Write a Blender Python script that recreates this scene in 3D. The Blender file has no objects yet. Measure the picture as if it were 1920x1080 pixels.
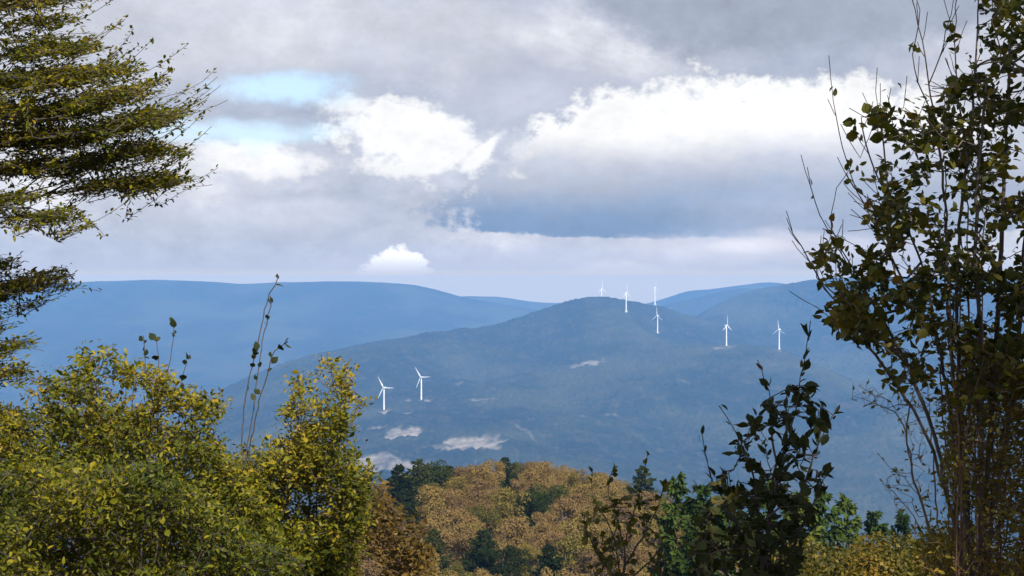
import bpy, math, random
import numpy as np
from mathutils import Vector, Matrix, Quaternion

rng = np.random.default_rng(7)
random.seed(7)
scene = bpy.context.scene
col = scene.collection

# ------------------------------------------------------------------ camera
F = 2637.0            # focal length in pixels of the 1920 px wide photograph
HZ = 528.0            # row of the horizon
EYE = 1.65
TH = math.atan((HZ - 540.0) / F)
cam_d = bpy.data.cameras.new('camera')
cam_d.sensor_width = 36.0
cam_d.lens = 36.0 * F / 1920.0
cam_d.clip_start = 0.1
cam_d.clip_end = 60000.0
cam = bpy.data.objects.new('camera', cam_d)
col.objects.link(cam)
cam.location = (0, 0, EYE)
cam.rotation_euler = (math.pi / 2 + TH, 0, 0)
scene.camera = cam

# ------------------------------------------------------------------ exposure
EXPO = 1.05
vs = scene.view_settings
vs.view_transform = 'Standard'
vs.look = 'None'
vs.exposure = EXPO
vs.gamma = 1.0
vs.use_curve_mapping = False
cy = scene.cycles
cy.use_denoising = True
cy.max_bounces = 6
cy.diffuse_bounces = 2
cy.glossy_bounces = 2
cy.transmission_bounces = 4
cy.volume_bounces = 1
cy.transparent_max_bounces = 8
cy.sample_clamp_indirect = 4.0

# ------------------------------------------------------------------ sun
SUN_AZ = math.radians(162.0)      # clockwise from the view direction (+Y)
SUN_EL = math.radians(37.0)
to_sun = Vector((math.sin(SUN_AZ) * math.cos(SUN_EL), math.cos(SUN_AZ) * math.cos(SUN_EL), math.sin(SUN_EL)))
sun_d = bpy.data.lights.new('sun', 'SUN')
sun_d.energy = 5.0
sun_d.angle = math.radians(0.6)
sun_d.color = (1.0, 0.93, 0.82)
sun = bpy.data.objects.new('sun', sun_d)
col.objects.link(sun)
sun.rotation_euler = (-to_sun).to_track_quat('-Z', 'Y').to_euler()
sun.location = (0, 0, 60)

# ------------------------------------------------------------------ node helper
class N:
    def __init__(s, tree):
        s.t = tree; s.n = tree.nodes; s.l = tree.links
    def new(s, typ, **kw):
        n = s.n.new(typ)
        for k, v in kw.items(): setattr(n, k, v)
        return n
    def put(s, sock, v):
        if isinstance(v, bpy.types.NodeSocket): s.l.new(v, sock)
        elif v is not None: sock.default_value = v
    def math(s, op, a, b=None, c=None, clamp=False):
        n = s.new('ShaderNodeMath', operation=op, use_clamp=clamp)
        s.put(n.inputs[0], a); s.put(n.inputs[1], b); s.put(n.inputs[2], c)
        return n.outputs[0]
    def vmath(s, op, a, b=None):
        n = s.new('ShaderNodeVectorMath', operation=op)
        s.put(n.inputs[0], a); s.put(n.inputs[1], b)
        return n.outputs[0]
    def noise(s, vec, scale, detail=4.0, rough=0.5, dist=0.0):
        n = s.new('ShaderNodeTexNoise')
        if vec is not None: s.l.new(vec, n.inputs['Vector'])
        n.inputs['Scale'].default_value = scale
        n.inputs['Detail'].default_value = detail
        n.inputs['Roughness'].default_value = rough
        n.inputs['Distortion'].default_value = dist
        return n
    def smooth(s, v, a, b, lo=0.0, hi=1.0):
        n = s.new('ShaderNodeMapRange', interpolation_type='SMOOTHSTEP')
        s.put(n.inputs[0], v)
        for i, q in ((1, a), (2, b), (3, lo), (4, hi)): n.inputs[i].default_value = q
        return n.outputs[0]
    def mix(s, f, a, b, blend='MIX'):
        n = s.new('ShaderNodeMix', data_type='RGBA', blend_type=blend)
        s.put(n.inputs[0], f)
        for i, q in ((6, a), (7, b)):
            if isinstance(q, tuple): q = tuple(q[:3]) + (1.0,)
            s.put(n.inputs[i], q)
        return n.outputs[2]
    def ramp(s, f, stops, interp='LINEAR'):
        n = s.new('ShaderNodeValToRGB')
        cr = n.color_ramp; cr.interpolation = interp
        while len(cr.elements) < len(stops): cr.elements.new(0.5)
        for e, (p, c) in zip(cr.elements, stops):
            e.position = p; e.color = tuple(c[:3]) + (1.0,)
        s.put(n.inputs[0], f)
        return n.outputs[0]

def lin(r, g, b):
    f = lambda c: (c / 255 / 12.92) if c <= 10 else ((c / 255 + 0.055) / 1.055) ** 2.4
    return (f(r), f(g), f(b))

# ------------------------------------------------------------------ world: daylight sky behind broken cloud
world = bpy.data.worlds.new('World')
scene.world = world
world.use_nodes = True
w = N(world.node_tree)
w.n.clear()
out = w.new('ShaderNodeOutputWorld')
tc = w.new('ShaderNodeTexCoord')
dirv = w.vmath('NORMALIZE', tc.outputs['Generated'])
sep = w.new('ShaderNodeSeparateXYZ'); w.l.new(dirv, sep.inputs[0])
px_ = w.math('MULTIPLY_ADD', w.math('ARCTAN2', sep.outputs[0], sep.outputs[1]), F, 960.0)
py_ = w.math('MULTIPLY_ADD', w.math('ARCSINE', sep.outputs[2]), -F, HZ)
flat = w.vmath('MULTIPLY', dirv, (1.0, 1.0, 2.2))
billow = w.vmath('MULTIPLY', dirv, (1.0, 1.0, 1.35))
n1 = w.noise(flat, 9.0, 3.0, 0.55)
n2 = w.noise(flat, 34.0, 5.0, 0.62)
sA = w.new('ShaderNodeSeparateColor'); w.l.new(n1.outputs[1], sA.inputs[0])
sB = w.new('ShaderNodeSeparateColor'); w.l.new(n2.outputs[1], sB.inputs[0])
def warp(base, a, b, ka, kb):
    t = w.math('MULTIPLY_ADD', w.math('SUBTRACT', a, 0.5), ka, base)
    return w.math('MULTIPLY_ADD', w.math('SUBTRACT', b, 0.5), kb, t)
PX = warp(px_, sA.outputs[0], sB.outputs[0], 150.0, 40.0)
PY = warp(py_, sA.outputs[1], sB.outputs[1], 60.0, 24.0)
PXs = warp(px_, sA.outputs[0], sB.outputs[0], 24.0, 20.0)
PYs = warp(py_, sA.outputs[1], sB.outputs[1], 10.0, 12.0)
edge = w.noise(billow, 26.0, 9.0, 0.64)
edge_hi = w.noise(billow, 85.0, 6.0, 0.62)
E3 = w.math('SUBTRACT', edge_hi.outputs[0], 0.5)
edge_lo = w.noise(flat, 11.0, 7.0, 0.6)
E1 = w.math('SUBTRACT', edge.outputs[0], 0.5); E2 = w.math('SUBTRACT', edge_lo.outputs[0], 0.5)
def blob(cx, cy, rx, up, dn, a=1.0, b=0.4, rot=0.0, tight=False, rag=1.0):
    """mask round a direction: up / dn are the half heights above and below"""
    X = w.math('SUBTRACT', PXs if tight else PX, cx); Y = w.math('SUBTRACT', PYs if tight else PY, cy)
    if rot:
        c, s_ = math.cos(rot), math.sin(rot)
        X2 = w.math('ADD', w.math('MULTIPLY', X, c), w.math('MULTIPLY', Y, s_))
        Y = w.math('SUBTRACT', w.math('MULTIPLY', Y, c), w.math('MULTIPLY', X, s_)); X = X2
    dx = w.math('DIVIDE', X, rx)
    below = w.math('DIVIDE', w.math('MAXIMUM', Y, 0.0), dn)
    above = w.math('DIVIDE', w.math('MINIMUM', Y, 0.0), up)
    dy = w.math('ADD', below, above)
    d = w.math('SQRT', w.math('ADD', w.math('MULTIPLY', dx, dx), w.math('MULTIPLY', dy, dy)))
    d = w.math('MULTIPLY_ADD', E1, 1.5 * rag, d)
    d = w.math('MULTIPLY_ADD', E2, 1.1 * rag, d)
    if tight: d = w.math('MULTIPLY_ADD', E3, 1.1 * rag, d)
    return w.smooth(d, a, b)
base_n = w.noise(flat, 6.0, 8.0, 0.6, 0.3)
c_ = w.ramp(base_n.outputs[0], [(0.30, lin(166, 177, 198)), (0.45, lin(190, 197, 214)), (0.56, lin(212, 215, 227)), (0.70, lin(246, 246, 249))])
GREY = lin(168, 178, 196); SLATE = lin(124, 150, 186); WHITE = (1.02, 1.02, 1.03)
def feat(cx, cy, rx, up, dn, colr, k, a=1.0, b=0.4, rot=0.0, tight=False, rag=1.0):
    global c_
    m = w.math('MULTIPLY', blob(cx, cy, rx, up, dn, a, b, rot, tight, rag), k)
    c_ = w.mix(m, c_, colr)
feat(420, 60, 700, 160, 110, lin(214, 217, 229), 0.65, 1.1, 0.3)
feat(300, 470, 640, 110, 90, lin(192, 200, 219), 0.75, 1.1, 0.3)
feat(1000, 190, 170, 70, 60, lin(204, 208, 226), 0.8, 1.1, 0.3)
feat(1480, 20, 480, 220, 110, GREY, 0.95, 1.05, 0.62, rag=0.5)
# the large cumulus: bright domed top, flat slate base
hgt = w.math('MULTIPLY_ADD', E2, 130.0, PYs)
hgt = w.math('MULTIPLY_ADD', E1, 70.0, hgt)
body = w.ramp(w.smooth(hgt, 120.0, 430.0), [(0.0, (1.05, 1.05, 1.05)), (0.36, (1.05, 1.05, 1.05)), (0.50, lin(238, 239, 245)), (0.66, lin(206, 211, 225)), (0.82, lin(182, 191, 211)), (0.94, lin(154, 174, 203)), (1.0, lin(134, 160, 195))])
body = w.mix(w.math('MULTIPLY', w.smooth(px_, 1150.0, 1480.0, 0.0, 0.65), w.smooth(py_, 330.0, 390.0)), body, lin(186, 195, 215))
c_ = w.mix(blob(1385, 424, 575, 285, 26, 1.03, 0.86, tight=True, rag=0.42), c_, body)
feat(1420, 465, 330, 36, 34, lin(226, 226, 240), 0.8, 1.1, 0.3)
feat(950, 490, 420, 50, 50, lin(206, 210, 230), 0.7, 1.1, 0.3)
feat(540, 400, 260, 40, 40, lin(226, 228, 243), 0.55, 1.1, 0.2, rag=1.4)
blue = w.math('MULTIPLY', blob(545, 172, 150, 34, 38, 1.2, 0.15, tight=True, rag=0.9), 0.8)
blue2 = w.math('MULTIPLY', blob(470, 250, 190, 34, 30, 1.2, 0.3), 0.6)
feat(650, 200, 80, 30, 40, WHITE, 0.5, 1.1, 0.2, 0.0, True)
feat(780, 250, 190, 82, 110, WHITE, 1.0, 1.0, 0.5, 0.18, True, 1.1)
feat(490, 296, 150, 36, 60, WHITE, 0.95, 1.0, 0.4, 0.1, True, 0.9)
feat(905, 285, 80, 16, 20, WHITE, 0.9, 1.0, 0.5, -0.75, True, 0.8)
feat(742, 522, 74, 58, 16, (1.25, 1.25, 1.25), 1.0, 1.0, 0.7, 0.0, True, 1.1)
feat(1150, 510, 110, 26, 14, lin(246, 244, 250), 0.9, 1.0, 0.3, 0.0, True)
feat(1390, 462, 110, 20, 18, lin(246, 244, 250), 0.8, 1.0, 0.2, 0.0, True)
# billowing light and dark inside the cloud
tex = w.math('MULTIPLY_ADD', E3, 0.22, w.math('MULTIPLY_ADD', E1, 0.5, w.math('MULTIPLY_ADD', E2, 0.34, 1.0)))
c_ = w.vmath('MULTIPLY', c_, w.math('MULTIPLY', tex, 1.0))
# sky colour warmed and brightened towards the horizon to offset the blue haze
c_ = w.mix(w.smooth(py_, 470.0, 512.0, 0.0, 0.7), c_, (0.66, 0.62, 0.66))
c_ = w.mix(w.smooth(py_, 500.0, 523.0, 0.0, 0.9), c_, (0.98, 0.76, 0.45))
sky = w.new('ShaderNodeTexSky', sky_type='NISHITA')
sky.sun_disc = False
sky.sun_elevation = SUN_EL
sky.sun_rotation = SUN_AZ
sky.altitude = 900.0
sky.air_density = 1.0; sky.dust_density = 1.2; sky.ozone_density = 1.0
holes = w.math('MAXIMUM', blue, blue2)
bg_sky = w.new('ShaderNodeBackground'); w.l.new(sky.outputs[0], bg_sky.inputs[0]); bg_sky.inputs[1].default_value = 0.082
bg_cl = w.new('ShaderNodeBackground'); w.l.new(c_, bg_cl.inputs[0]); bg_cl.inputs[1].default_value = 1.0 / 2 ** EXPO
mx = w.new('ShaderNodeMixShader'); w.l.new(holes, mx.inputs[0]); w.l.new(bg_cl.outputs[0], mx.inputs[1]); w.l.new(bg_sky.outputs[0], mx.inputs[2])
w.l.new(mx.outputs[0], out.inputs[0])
world.cycles.sampling_method = 'MANUAL'
world.cycles.sample_map_resolution = 512

# ------------------------------------------------------------------ pixel <-> place
fw = np.array([0.0, math.cos(TH), math.sin(TH)])
upv = np.array([0.0, -math.sin(TH), math.cos(TH)])
def at(px, py, D):
    """the place seen at that pixel of the photograph, D metres into the scene"""
    px = np.asarray(px, float); py = np.asarray(py, float); D = np.asarray(D, float)
    dx = (px - 960.0) / F; dy = (540.0 - py) / F
    d = np.stack([dx + 0 * dy, dy * upv[1] + fw[1] + 0 * dx, dy * upv[2] + fw[2] + 0 * dx], -1)
    return np.array([0, 0, EYE]) + d * D[..., None]
def pix(P):
    P = np.asarray(P, float) - np.array([0, 0, EYE])
    z = P @ fw
    return 960 + P[..., 0] / z * F, 540 - (P @ upv) / z * F

# ------------------------------------------------------------------ object helpers
def tag(o, label=None, cat=None, group=None, kind=None):
    if label: o['label'] = label
    if cat: o['category'] = cat
    if group: o['group'] = group
    if kind: o['kind'] = kind
    return o
def empty(name, loc):
    o = bpy.data.objects.new(name, None)
    o.empty_display_size = 0.2
    col.objects.link(o); o.location = tuple(loc)
    return o
def mesh_np(name, V, faces_flat, loop_tot, mat=None, smooth=False, attrs=None):
    """fast mesh from numpy arrays: V (n,3), flat loop indices, corner count per face"""
    me = bpy.data.meshes.new(name)
    V = np.asarray(V, np.float32); fl = np.asarray(faces_flat, np.int32).ravel(); lt = np.asarray(loop_tot, np.int32)
    me.vertices.add(len(V)); me.vertices.foreach_set('co', V.ravel())
    me.loops.add(len(fl)); me.loops.foreach_set('vertex_index', fl)
    me.polygons.add(len(lt))
    ls = np.zeros(len(lt), np.int32); ls[1:] = np.cumsum(lt)[:-1]
    me.polygons.foreach_set('loop_start', ls); me.polygons.foreach_set('loop_total', lt)
    if smooth: me.polygons.foreach_set('use_smooth', np.ones(len(lt), bool))
    for k, v in (attrs or {}).items():
        a = me.attributes.new(k, 'FLOAT', 'POINT'); a.data.foreach_set('value', np.asarray(v, np.float32))
    me.update(calc_edges=True); me.validate()
    if mat: me.materials.append(mat)
    return me
def link(name, me, parent=None, loc=None):
    o = bpy.data.objects.new(name, me); col.objects.link(o)
    if parent: o.parent = parent
    if loc is not None: o.location = tuple(loc)
    return o
def unit(v):
    v = np.asarray(v, float)
    return v / np.maximum(np.linalg.norm(v, axis=-1, keepdims=True), 1e-9)

# value noise in numpy (for relief)
def hash2(ix, iy, seed):
    h = (ix.astype(np.int64) * 374761393 + iy.astype(np.int64) * 668265263 + seed * 1442695041) & 0x7fffffff
    h = ((h ^ (h >> 13)) * 1274126177) & 0x7fffffff
    return ((h ^ (h >> 16)) & 0xffff) / 65535.0
def vnoise(x, y, seed=0):
    ix = np.floor(x); iy = np.floor(y); fx = x - ix; fy = y - iy
    fx = fx * fx * (3 - 2 * fx); fy = fy * fy * (3 - 2 * fy)
    a = hash2(ix, iy, seed); b = hash2(ix + 1, iy, seed); c = hash2(ix, iy + 1, seed); d = hash2(ix + 1, iy + 1, seed)
    return (a * (1 - fx) + b * fx) * (1 - fy) + (c * (1 - fx) + d * fx) * fy
def fbm(x, y, seed=0, octv=4):
    s = 0; a = 0.5
    for o in range(octv):
        s = s + a * (vnoise(x, y, seed + o) - 0.5); x = x * 2.03; y = y * 2.03; a *= 0.5
    return s
def ridged(x, y, seed=0, octv=4):
    s = 0; a = 0.5
    for o in range(octv):
        s = s + a * (0.5 - np.abs(vnoise(x, y, seed + o) - 0.5) * 2); x = x * 2.1; y = y * 2.1; a *= 0.5
    return s
def crowns(x, y, cell, seed):
    """height of a closed canopy of rounded tree crowns"""
    gx = np.floor(x / cell); gy = np.floor(y / cell); best = np.zeros_like(x)
    for i in (-1, 0, 1):
        for j in (-1, 0, 1):
            cx = gx + i; cyy = gy + j
            ox = (cx + 0.15 + 0.7 * hash2(cx, cyy, seed)) * cell; oy = (cyy + 0.15 + 0.7 * hash2(cx, cyy, seed + 1)) * cell
            hh = 0.55 + 0.45 * hash2(cx, cyy, seed + 2)
            d2 = ((x - ox) ** 2 + (y - oy) ** 2) / (0.72 * cell) ** 2
            best = np.maximum(best, hh * np.sqrt(np.maximum(0, 1 - d2)))
    return best
class TPS:
    def __init__(s, P, z, lam=0.0, scale=1000.0):
        s.sc = scale; s.P = np.asarray(P, float) / scale; n = len(s.P)
        K = s.k(np.linalg.norm(s.P[:, None] - s.P[None], axis=-1)) + lam * np.eye(n)
        Q = np.c_[np.ones(n), s.P]
        A = np.block([[K, Q], [Q.T, np.zeros((3, 3))]])
        s.w = np.linalg.solve(A, np.r_[np.asarray(z, float), np.zeros(3)])
    @staticmethod
    def k(r): return np.where(r > 1e-9, r * r * np.log(np.maximum(r, 1e-9)), 0)
    def __call__(s, x, y):
        sh = np.shape(x); q = np.c_[np.ravel(x), np.ravel(y)] / s.sc
        o = np.empty(len(q))
        for i in range(0, len(q), 20000):
            c = q[i:i + 20000]
            K = s.k(np.linalg.norm(c[:, None] - s.P[None], axis=-1))
            o[i:i + 20000] = K @ s.w[:-3] + np.c_[np.ones(len(c)), c] @ s.w[-3:]
        return o.reshape(sh)

# ------------------------------------------------------------------ materials
def mat_new(name):
    m = bpy.data.materials.new(name); m.use_nodes = True
    t = N(m.node_tree); t.n.clear()
    o = t.new('ShaderNodeOutputMaterial')
    return m, t, o
def leaf_mat(name, stops, trans=0.35, rough=0.5, source='attr', patch=3.0, gloss=0.15):
    """leaf: colour from a per-leaf tint, shifted in soft patches; light passes through"""
    m, t, o = mat_new(name)
    if source == 'attr':
        a = t.new('ShaderNodeAttribute', attribute_name='tint'); f = a.outputs['Fac']
    else:
        oi = t.new('ShaderNodeObjectInfo'); f = t.math('MULTIPLY_ADD', oi.outputs['Random'], 0.6, 0.15)
    geo = t.new('ShaderNodeNewGeometry')
    nz = t.noise(geo.outputs['Position'], patch, 2.0, 0.5)
    f2 = t.math('MULTIPLY_ADD', t.math('SUBTRACT', nz.outputs[0], 0.5), 1.5, f, clamp=True)
    c = t.ramp(f2, stops)
    p = t.new('ShaderNodeBsdfPrincipled')
    t.l.new(c, p.inputs['Base Color']); p.inputs['Roughness'].default_value = rough
    p.inputs['Specular IOR Level'].default_value = gloss
    tr = t.new('ShaderNodeBsdfTranslucent')
    t.l.new(t.mix(1.0, c, (1.25, 1.15, 0.7), 'MULTIPLY'), tr.inputs[0])
    mxs = t.new('ShaderNodeMixShader'); mxs.inputs[0].default_value = trans
    t.l.new(p.outputs[0], mxs.inputs[1]); t.l.new(tr.outputs[0], mxs.inputs[2])
    t.l.new(mxs.outputs[0], o.inputs[0])
    return m
def canopy_mat(name, stops, trans=0.2):
    """distant tree crown: colour per tree with per-leaf-clump variation"""
    m, t, o = mat_new(name)
    oi = t.new('ShaderNodeObjectInfo')
    a = t.new('ShaderNodeAttribute', attribute_name='tint')
    f = t.math('MULTIPLY_ADD', t.math('SUBTRACT', a.outputs['Fac'], 0.5), 0.35, oi.outputs['Random'], clamp=True)
    c = t.ramp(f, stops)
    d = t.new('ShaderNodeBsdfDiffuse'); t.l.new(c, d.inputs[0])
    tr = t.new('ShaderNodeBsdfTranslucent'); t.l.new(c, tr.inputs[0])
    mxs = t.new('ShaderNodeMixShader'); mxs.inputs[0].default_value = trans
    t.l.new(d.outputs[0], mxs.inputs[1]); t.l.new(tr.outputs[0], mxs.inputs[2]); t.l.new(mxs.outputs[0], o.inputs[0])
    return m
def bark_mat(name, c1, c2, scale=30.0):
    m, t, o = mat_new(name)
    geo = t.new('ShaderNodeNewGeometry')
    v = t.vmath('MULTIPLY', geo.outputs['Position'], (1.0, 1.0, 0.25))
    nz = t.noise(v, scale, 5.0, 0.6)
    c = t.ramp(nz.outputs[0], [(0.3, c1), (0.7, c2)])
    p = t.new('ShaderNodeBsdfPrincipled'); t.l.new(c, p.inputs['Base Color']); p.inputs['Roughness'].default_value = 0.85
    b = t.new('ShaderNodeBump'); b.inputs['Strength'].default_value = 0.5; b.inputs['Distance'].default_value = 0.004
    t.l.new(nz.outputs[0], b.inputs['Height']); t.l.new(b.outputs[0], p.inputs['Normal'])
    t.l.new(p.outputs[0], o.inputs[0])
    return m

YG = [(0.0, (0.020, 0.032, 0.004)), (0.3, (0.058, 0.070, 0.006)), (0.55, (0.120, 0.118, 0.008)), (0.8, (0.20, 0.165, 0.010)), (1.0, (0.25, 0.17, 0.02))]
M = {}
M['yg'] = leaf_mat('yellow_green_leaf', YG, 0.35, patch=1.6)
M['yg_obj'] = leaf_mat('yellow_green_single_leaf', YG, 0.35, source='obj', patch=1.6)
BE = [(0.0, (0.030, 0.046, 0.005)), (0.35, (0.085, 0.096, 0.007)), (0.65, (0.170, 0.155, 0.010)), (1.0, (0.24, 0.17, 0.018))]
M['beech'] = leaf_mat('beech_leaf', BE, 0.45, patch=1.8)
M['beech_obj'] = leaf_mat('beech_single_leaf', BE, 0.45, source='obj', patch=1.8)
DK = [(0.0, (0.012, 0.018, 0.006)), (0.5, (0.022, 0.030, 0.009)), (0.85, (0.040, 0.045, 0.012)), (1.0, (0.07, 0.06, 0.015))]
M['dark'] = leaf_mat('dark_leaf', DK, 0.18, rough=0.7, patch=3.0, gloss=0.12)
M['dark_obj'] = leaf_mat('dark_single_leaf', DK, 0.18, rough=0.7, source='obj', patch=3.0, gloss=0.12)
RT = [(0.0, (0.022, 0.029, 0.005)), (0.4, (0.055, 0.062, 0.008)), (0.75, (0.105, 0.092, 0.011)), (1.0, (0.15, 0.095, 0.016))]
M['right'] = leaf_mat('olive_leaf', RT, 0.28, patch=2.2)
M['right_obj'] = leaf_mat('olive_single_leaf', RT, 0.28, source='obj', patch=2.2)
OB = [(0.0, (0.050, 0.050, 0.009)), (0.4, (0.115, 0.100, 0.014)), (0.75, (0.19, 0.14, 0.018)), (1.0, (0.22, 0.13, 0.026))]
M['olivebrown'] = leaf_mat('olive_brown_leaf', OB, 0.28, patch=2.0)
RU = [(0.0, (0.032, 0.028, 0.007)), (0.4, (0.075, 0.050, 0.011)), (0.7, (0.12, 0.070, 0.015)), (1.0, (0.15, 0.105, 0.018))]
M['russet'] = leaf_mat('russet_leaf', RU, 0.3, patch=1.6)
M['olive_yellow'] = leaf_mat('olive_yellow_leaf', [(0.0, (0.018, 0.022, 0.005)), (0.4, (0.050, 0.048, 0.006)), (0.75, (0.105, 0.080, 0.008)), (1.0, (0.15, 0.09, 0.012))], 0.3, patch=0.8)
M['autumn'] = canopy_mat('autumn_canopy', [(0.0, (0.085, 0.055, 0.026)), (0.2, (0.125, 0.080, 0.034)), (0.4, (0.150, 0.100, 0.038)), (0.6, (0.155, 0.108, 0.034)), (0.8, (0.140, 0.108, 0.026)), (0.92, (0.095, 0.082, 0.018)), (1.0, (0.05, 0.053, 0.013))])
M['pine'] = canopy_mat('pine_needles', [(0.0, (0.010, 0.016, 0.005)), (0.5, (0.020, 0.029, 0.008)), (1.0, (0.045, 0.052, 0.012))], 0.12)
M['fir'] = canopy_mat('fir_needles', [(0.0, (0.014, 0.026, 0.007)), (0.5, (0.036, 0.058, 0.012)), (1.0, (0.085, 0.105, 0.018))], 0.15)
M['bark'] = bark_mat('grey_brown_bark', (0.035, 0.026, 0.020), (0.11, 0.09, 0.075))
M['dark_bark'] = bark_mat('dark_twig_bark', (0.018, 0.014, 0.012), (0.055, 0.042, 0.034))
M['red_bark'] = bark_mat('reddish_stem_bark', (0.055, 0.028, 0.018), (0.15, 0.085, 0.055))
M['pale_bark'] = bark_mat('pale_twig_bark', (0.10, 0.085, 0.075), (0.22, 0.19, 0.17))

def ground_mat():
    m, t, o = mat_new('leaf_litter_ground')
    geo = t.new('ShaderNodeNewGeometry')
    a = t.noise(geo.outputs['Position'], 0.6, 6.0, 0.6); b = t.noise(geo.outputs['Position'], 14.0, 4.0, 0.6)
    c = t.ramp(a.outputs[0], [(0.3, (0.045, 0.038, 0.018)), (0.5, (0.085, 0.062, 0.028)), (0.7, (0.06, 0.065, 0.02))])
    c = t.mix(t.smooth(b.outputs[0], 0.4, 0.7), c, (0.13, 0.085, 0.04))
    p = t.new('ShaderNodeBsdfPrincipled'); t.l.new(c, p.inputs['Base Color']); p.inputs['Roughness'].default_value = 0.95
    bm = t.new('ShaderNodeBump'); bm.inputs['Distance'].default_value = 0.05; t.l.new(b.outputs[0], bm.inputs['Height']); t.l.new(bm.outputs[0], p.inputs['Normal'])
    t.l.new(p.outputs[0], o.inputs[0]); return m
M['ground'] = ground_mat()
def mountain_mat():
    m, t, o = mat_new('forested_mountain')
    geo = t.new('ShaderNodeNewGeometry'); P = geo.outputs['Position']
    big = t.noise(P, 0.0024, 4.0, 0.55); mid = t.noise(P, 0.012, 4.0, 0.6); fine = t.noise(P, 0.09, 3.0, 0.6)
    c = t.ramp(big.outputs[0], [(0.40, (0.006, 0.010, 0.007)), (0.5, (0.012, 0.017, 0.009)), (0.62, (0.038, 0.040, 0.018))])
    c = t.mix(t.smooth(mid.outputs[0], 0.45, 0.68, 0.0, 0.6), c, (0.034, 0.031, 0.017))
    stand = t.noise(P, 0.034, 3.0, 0.65)
    c = t.mix(t.smooth(stand.outputs[0], 0.50, 0.68, 0.0, 0.5), c, (0.065, 0.054, 0.029))
    c = t.mix(t.smooth(fine.outputs[0], 0.42, 0.7, 0.0, 0.6), c, (0.008, 0.014, 0.009))
    bare = t.new('ShaderNodeAttribute', attribute_name='bare')
    soil = t.ramp(fine.outputs[0], [(0.3, (0.20, 0.165, 0.13)), (0.7, (0.42, 0.36, 0.30))])
    c = t.mix(bare.outputs['Fac'], c, soil)
    d = t.new('ShaderNodeBsdfDiffuse'); t.l.new(c, d.inputs[0]); t.l.new(d.outputs[0], o.inputs[0]); return m
M['mountain'] = mountain_mat()
def paint_mat():
    m, t, o = mat_new('white_turbine_paint')
    geo = t.new('ShaderNodeNewGeometry'); nz = t.noise(geo.outputs['Position'], 0.4, 3.0, 0.6)
    c = t.ramp(nz.outputs[0], [(0.3, (0.50, 0.51, 0.52)), (0.7, (0.60, 0.60, 0.59))])
    p = t.new('ShaderNodeBsdfPrincipled'); t.l.new(c, p.inputs['Base Color']); p.inputs['Roughness'].default_value = 0.4
    t.l.new(p.outputs[0], o.inputs[0]); return m
M['paint'] = paint_mat()
def concrete_mat():
    m, t, o = mat_new('foundation_concrete')
    geo = t.new('ShaderNodeNewGeometry'); nz = t.noise(geo.outputs['Position'], 0.8, 4.0, 0.6)
    c = t.ramp(nz.outputs[0], [(0.3, (0.30, 0.29, 0.27)), (0.7, (0.45, 0.43, 0.40))])
    p = t.new('ShaderNodeBsdfPrincipled'); t.l.new(c, p.inputs['Base Color']); p.inputs['Roughness'].default_value = 0.9
    t.l.new(p.outputs[0], o.inputs[0]); return m
M['concrete'] = concrete_mat()

# ------------------------------------------------------------------ terrain
def grid_mesh(name, X, Y, Z, mat, attrs=None, smooth=True):
    n, m_ = X.shape
    V = np.stack([X, Y, Z], -1).reshape(-1, 3)
    i = np.arange(n * m_).reshape(n, m_)
    q = np.stack([i[:-1, :-1], i[:-1, 1:], i[1:, 1:], i[1:, :-1]], -1).reshape(-1, 4)
    return mesh_np(name, V, q, np.full(len(q), 4), mat, smooth, attrs)

FLOOR = -540.0
# valley floor: one sheet to the horizon
a_ = np.linspace(0, 2 * math.pi, 97); r_ = np.array([0.0, 400, 900, 1500, 2500, 4000, 6000, 9300])
R_, A_ = np.meshgrid(r_, a_, indexing='ij')
GX, GY = R_ * np.sin(A_), R_ * np.cos(A_)
vf = grid_mesh('valley_floor', GX, GY, np.full_like(GX, FLOOR) + 12 * fbm(GX / 700, GY / 700, 3), M['mountain'], {'bare': np.zeros(GX.size)})
tag(link('ground', vf), kind='structure')

# the hilltop underfoot and the wooded spur below it
near_pts = [(0, 0, 0), (0, -25, 1.0), (-18, -12, 0.8), (18, -12, 0.8), (-60, -40, -6), (60, -40, -6), (-3, 9, -.95), (0, 9, -1.0), (3.5, 9, -.95), (-8, 10, -1.0), (8, 10, -1.2),
            (0, 20, -4.6), (-16, 20, -4.4), (16, 20, -4.8), (0, 60, -20), (-45, 60, -19), (45, 60, -23), (0, 110, -35), (-60, 120, -40), (60, 120, -46),
            (-8, 160, -35.5), (-8, 238, -31.0), (6, 244, -31.2), (-24, 222, -33.5), (20, 234, -34.0), (33, 232, -39), (-60, 215, -47), (50, 225, -52), (90, 210, -70), (-100, 205, -62),
            (0, 330, -66), (0, 600, -240), (-200, 330, -130), (200, 330, -150), (-300, 600, -300), (300, 600, -300), (0, 900, -440), (-250, 60, -60), (250, 60, -70), (-250, -60, -40), (250, -60, -40), (0, -200, -40), (500, 200, -300), (-500, 200, -300), (-500, 900, -470), (500, 900, -470)]
npn = np.array(near_pts, float)
npn[:, 2] -= np.maximum(npn[:, 1], 0) * (580.0 - HZ) / F
near_f = TPS(npn[:, :2], npn[:, 2], 0.0, 100.0)
def ground_z(x, y):
    x = np.asarray(x, float); y = np.asarray(y, float)
    return np.maximum(near_f(x, y), FLOOR - 5)
rr = np.r_[np.linspace(0, 30, 40), 30 * (1000 / 30) ** np.linspace(0.02, 1, 90)]
aa = np.linspace(0, 2 * math.pi, 180)
R_, A_ = np.meshgrid(rr, aa, indexing='ij')
HX, HY = R_ * np.sin(A_), R_ * np.cos(A_)
HZz = np.maximum(ground_z(HX, HY), FLOOR - 15) + np.minimum(R_, 60) / 60 * 1.2 * fbm(HX / 9, HY / 9, 5) * (R_ > 12)
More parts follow.
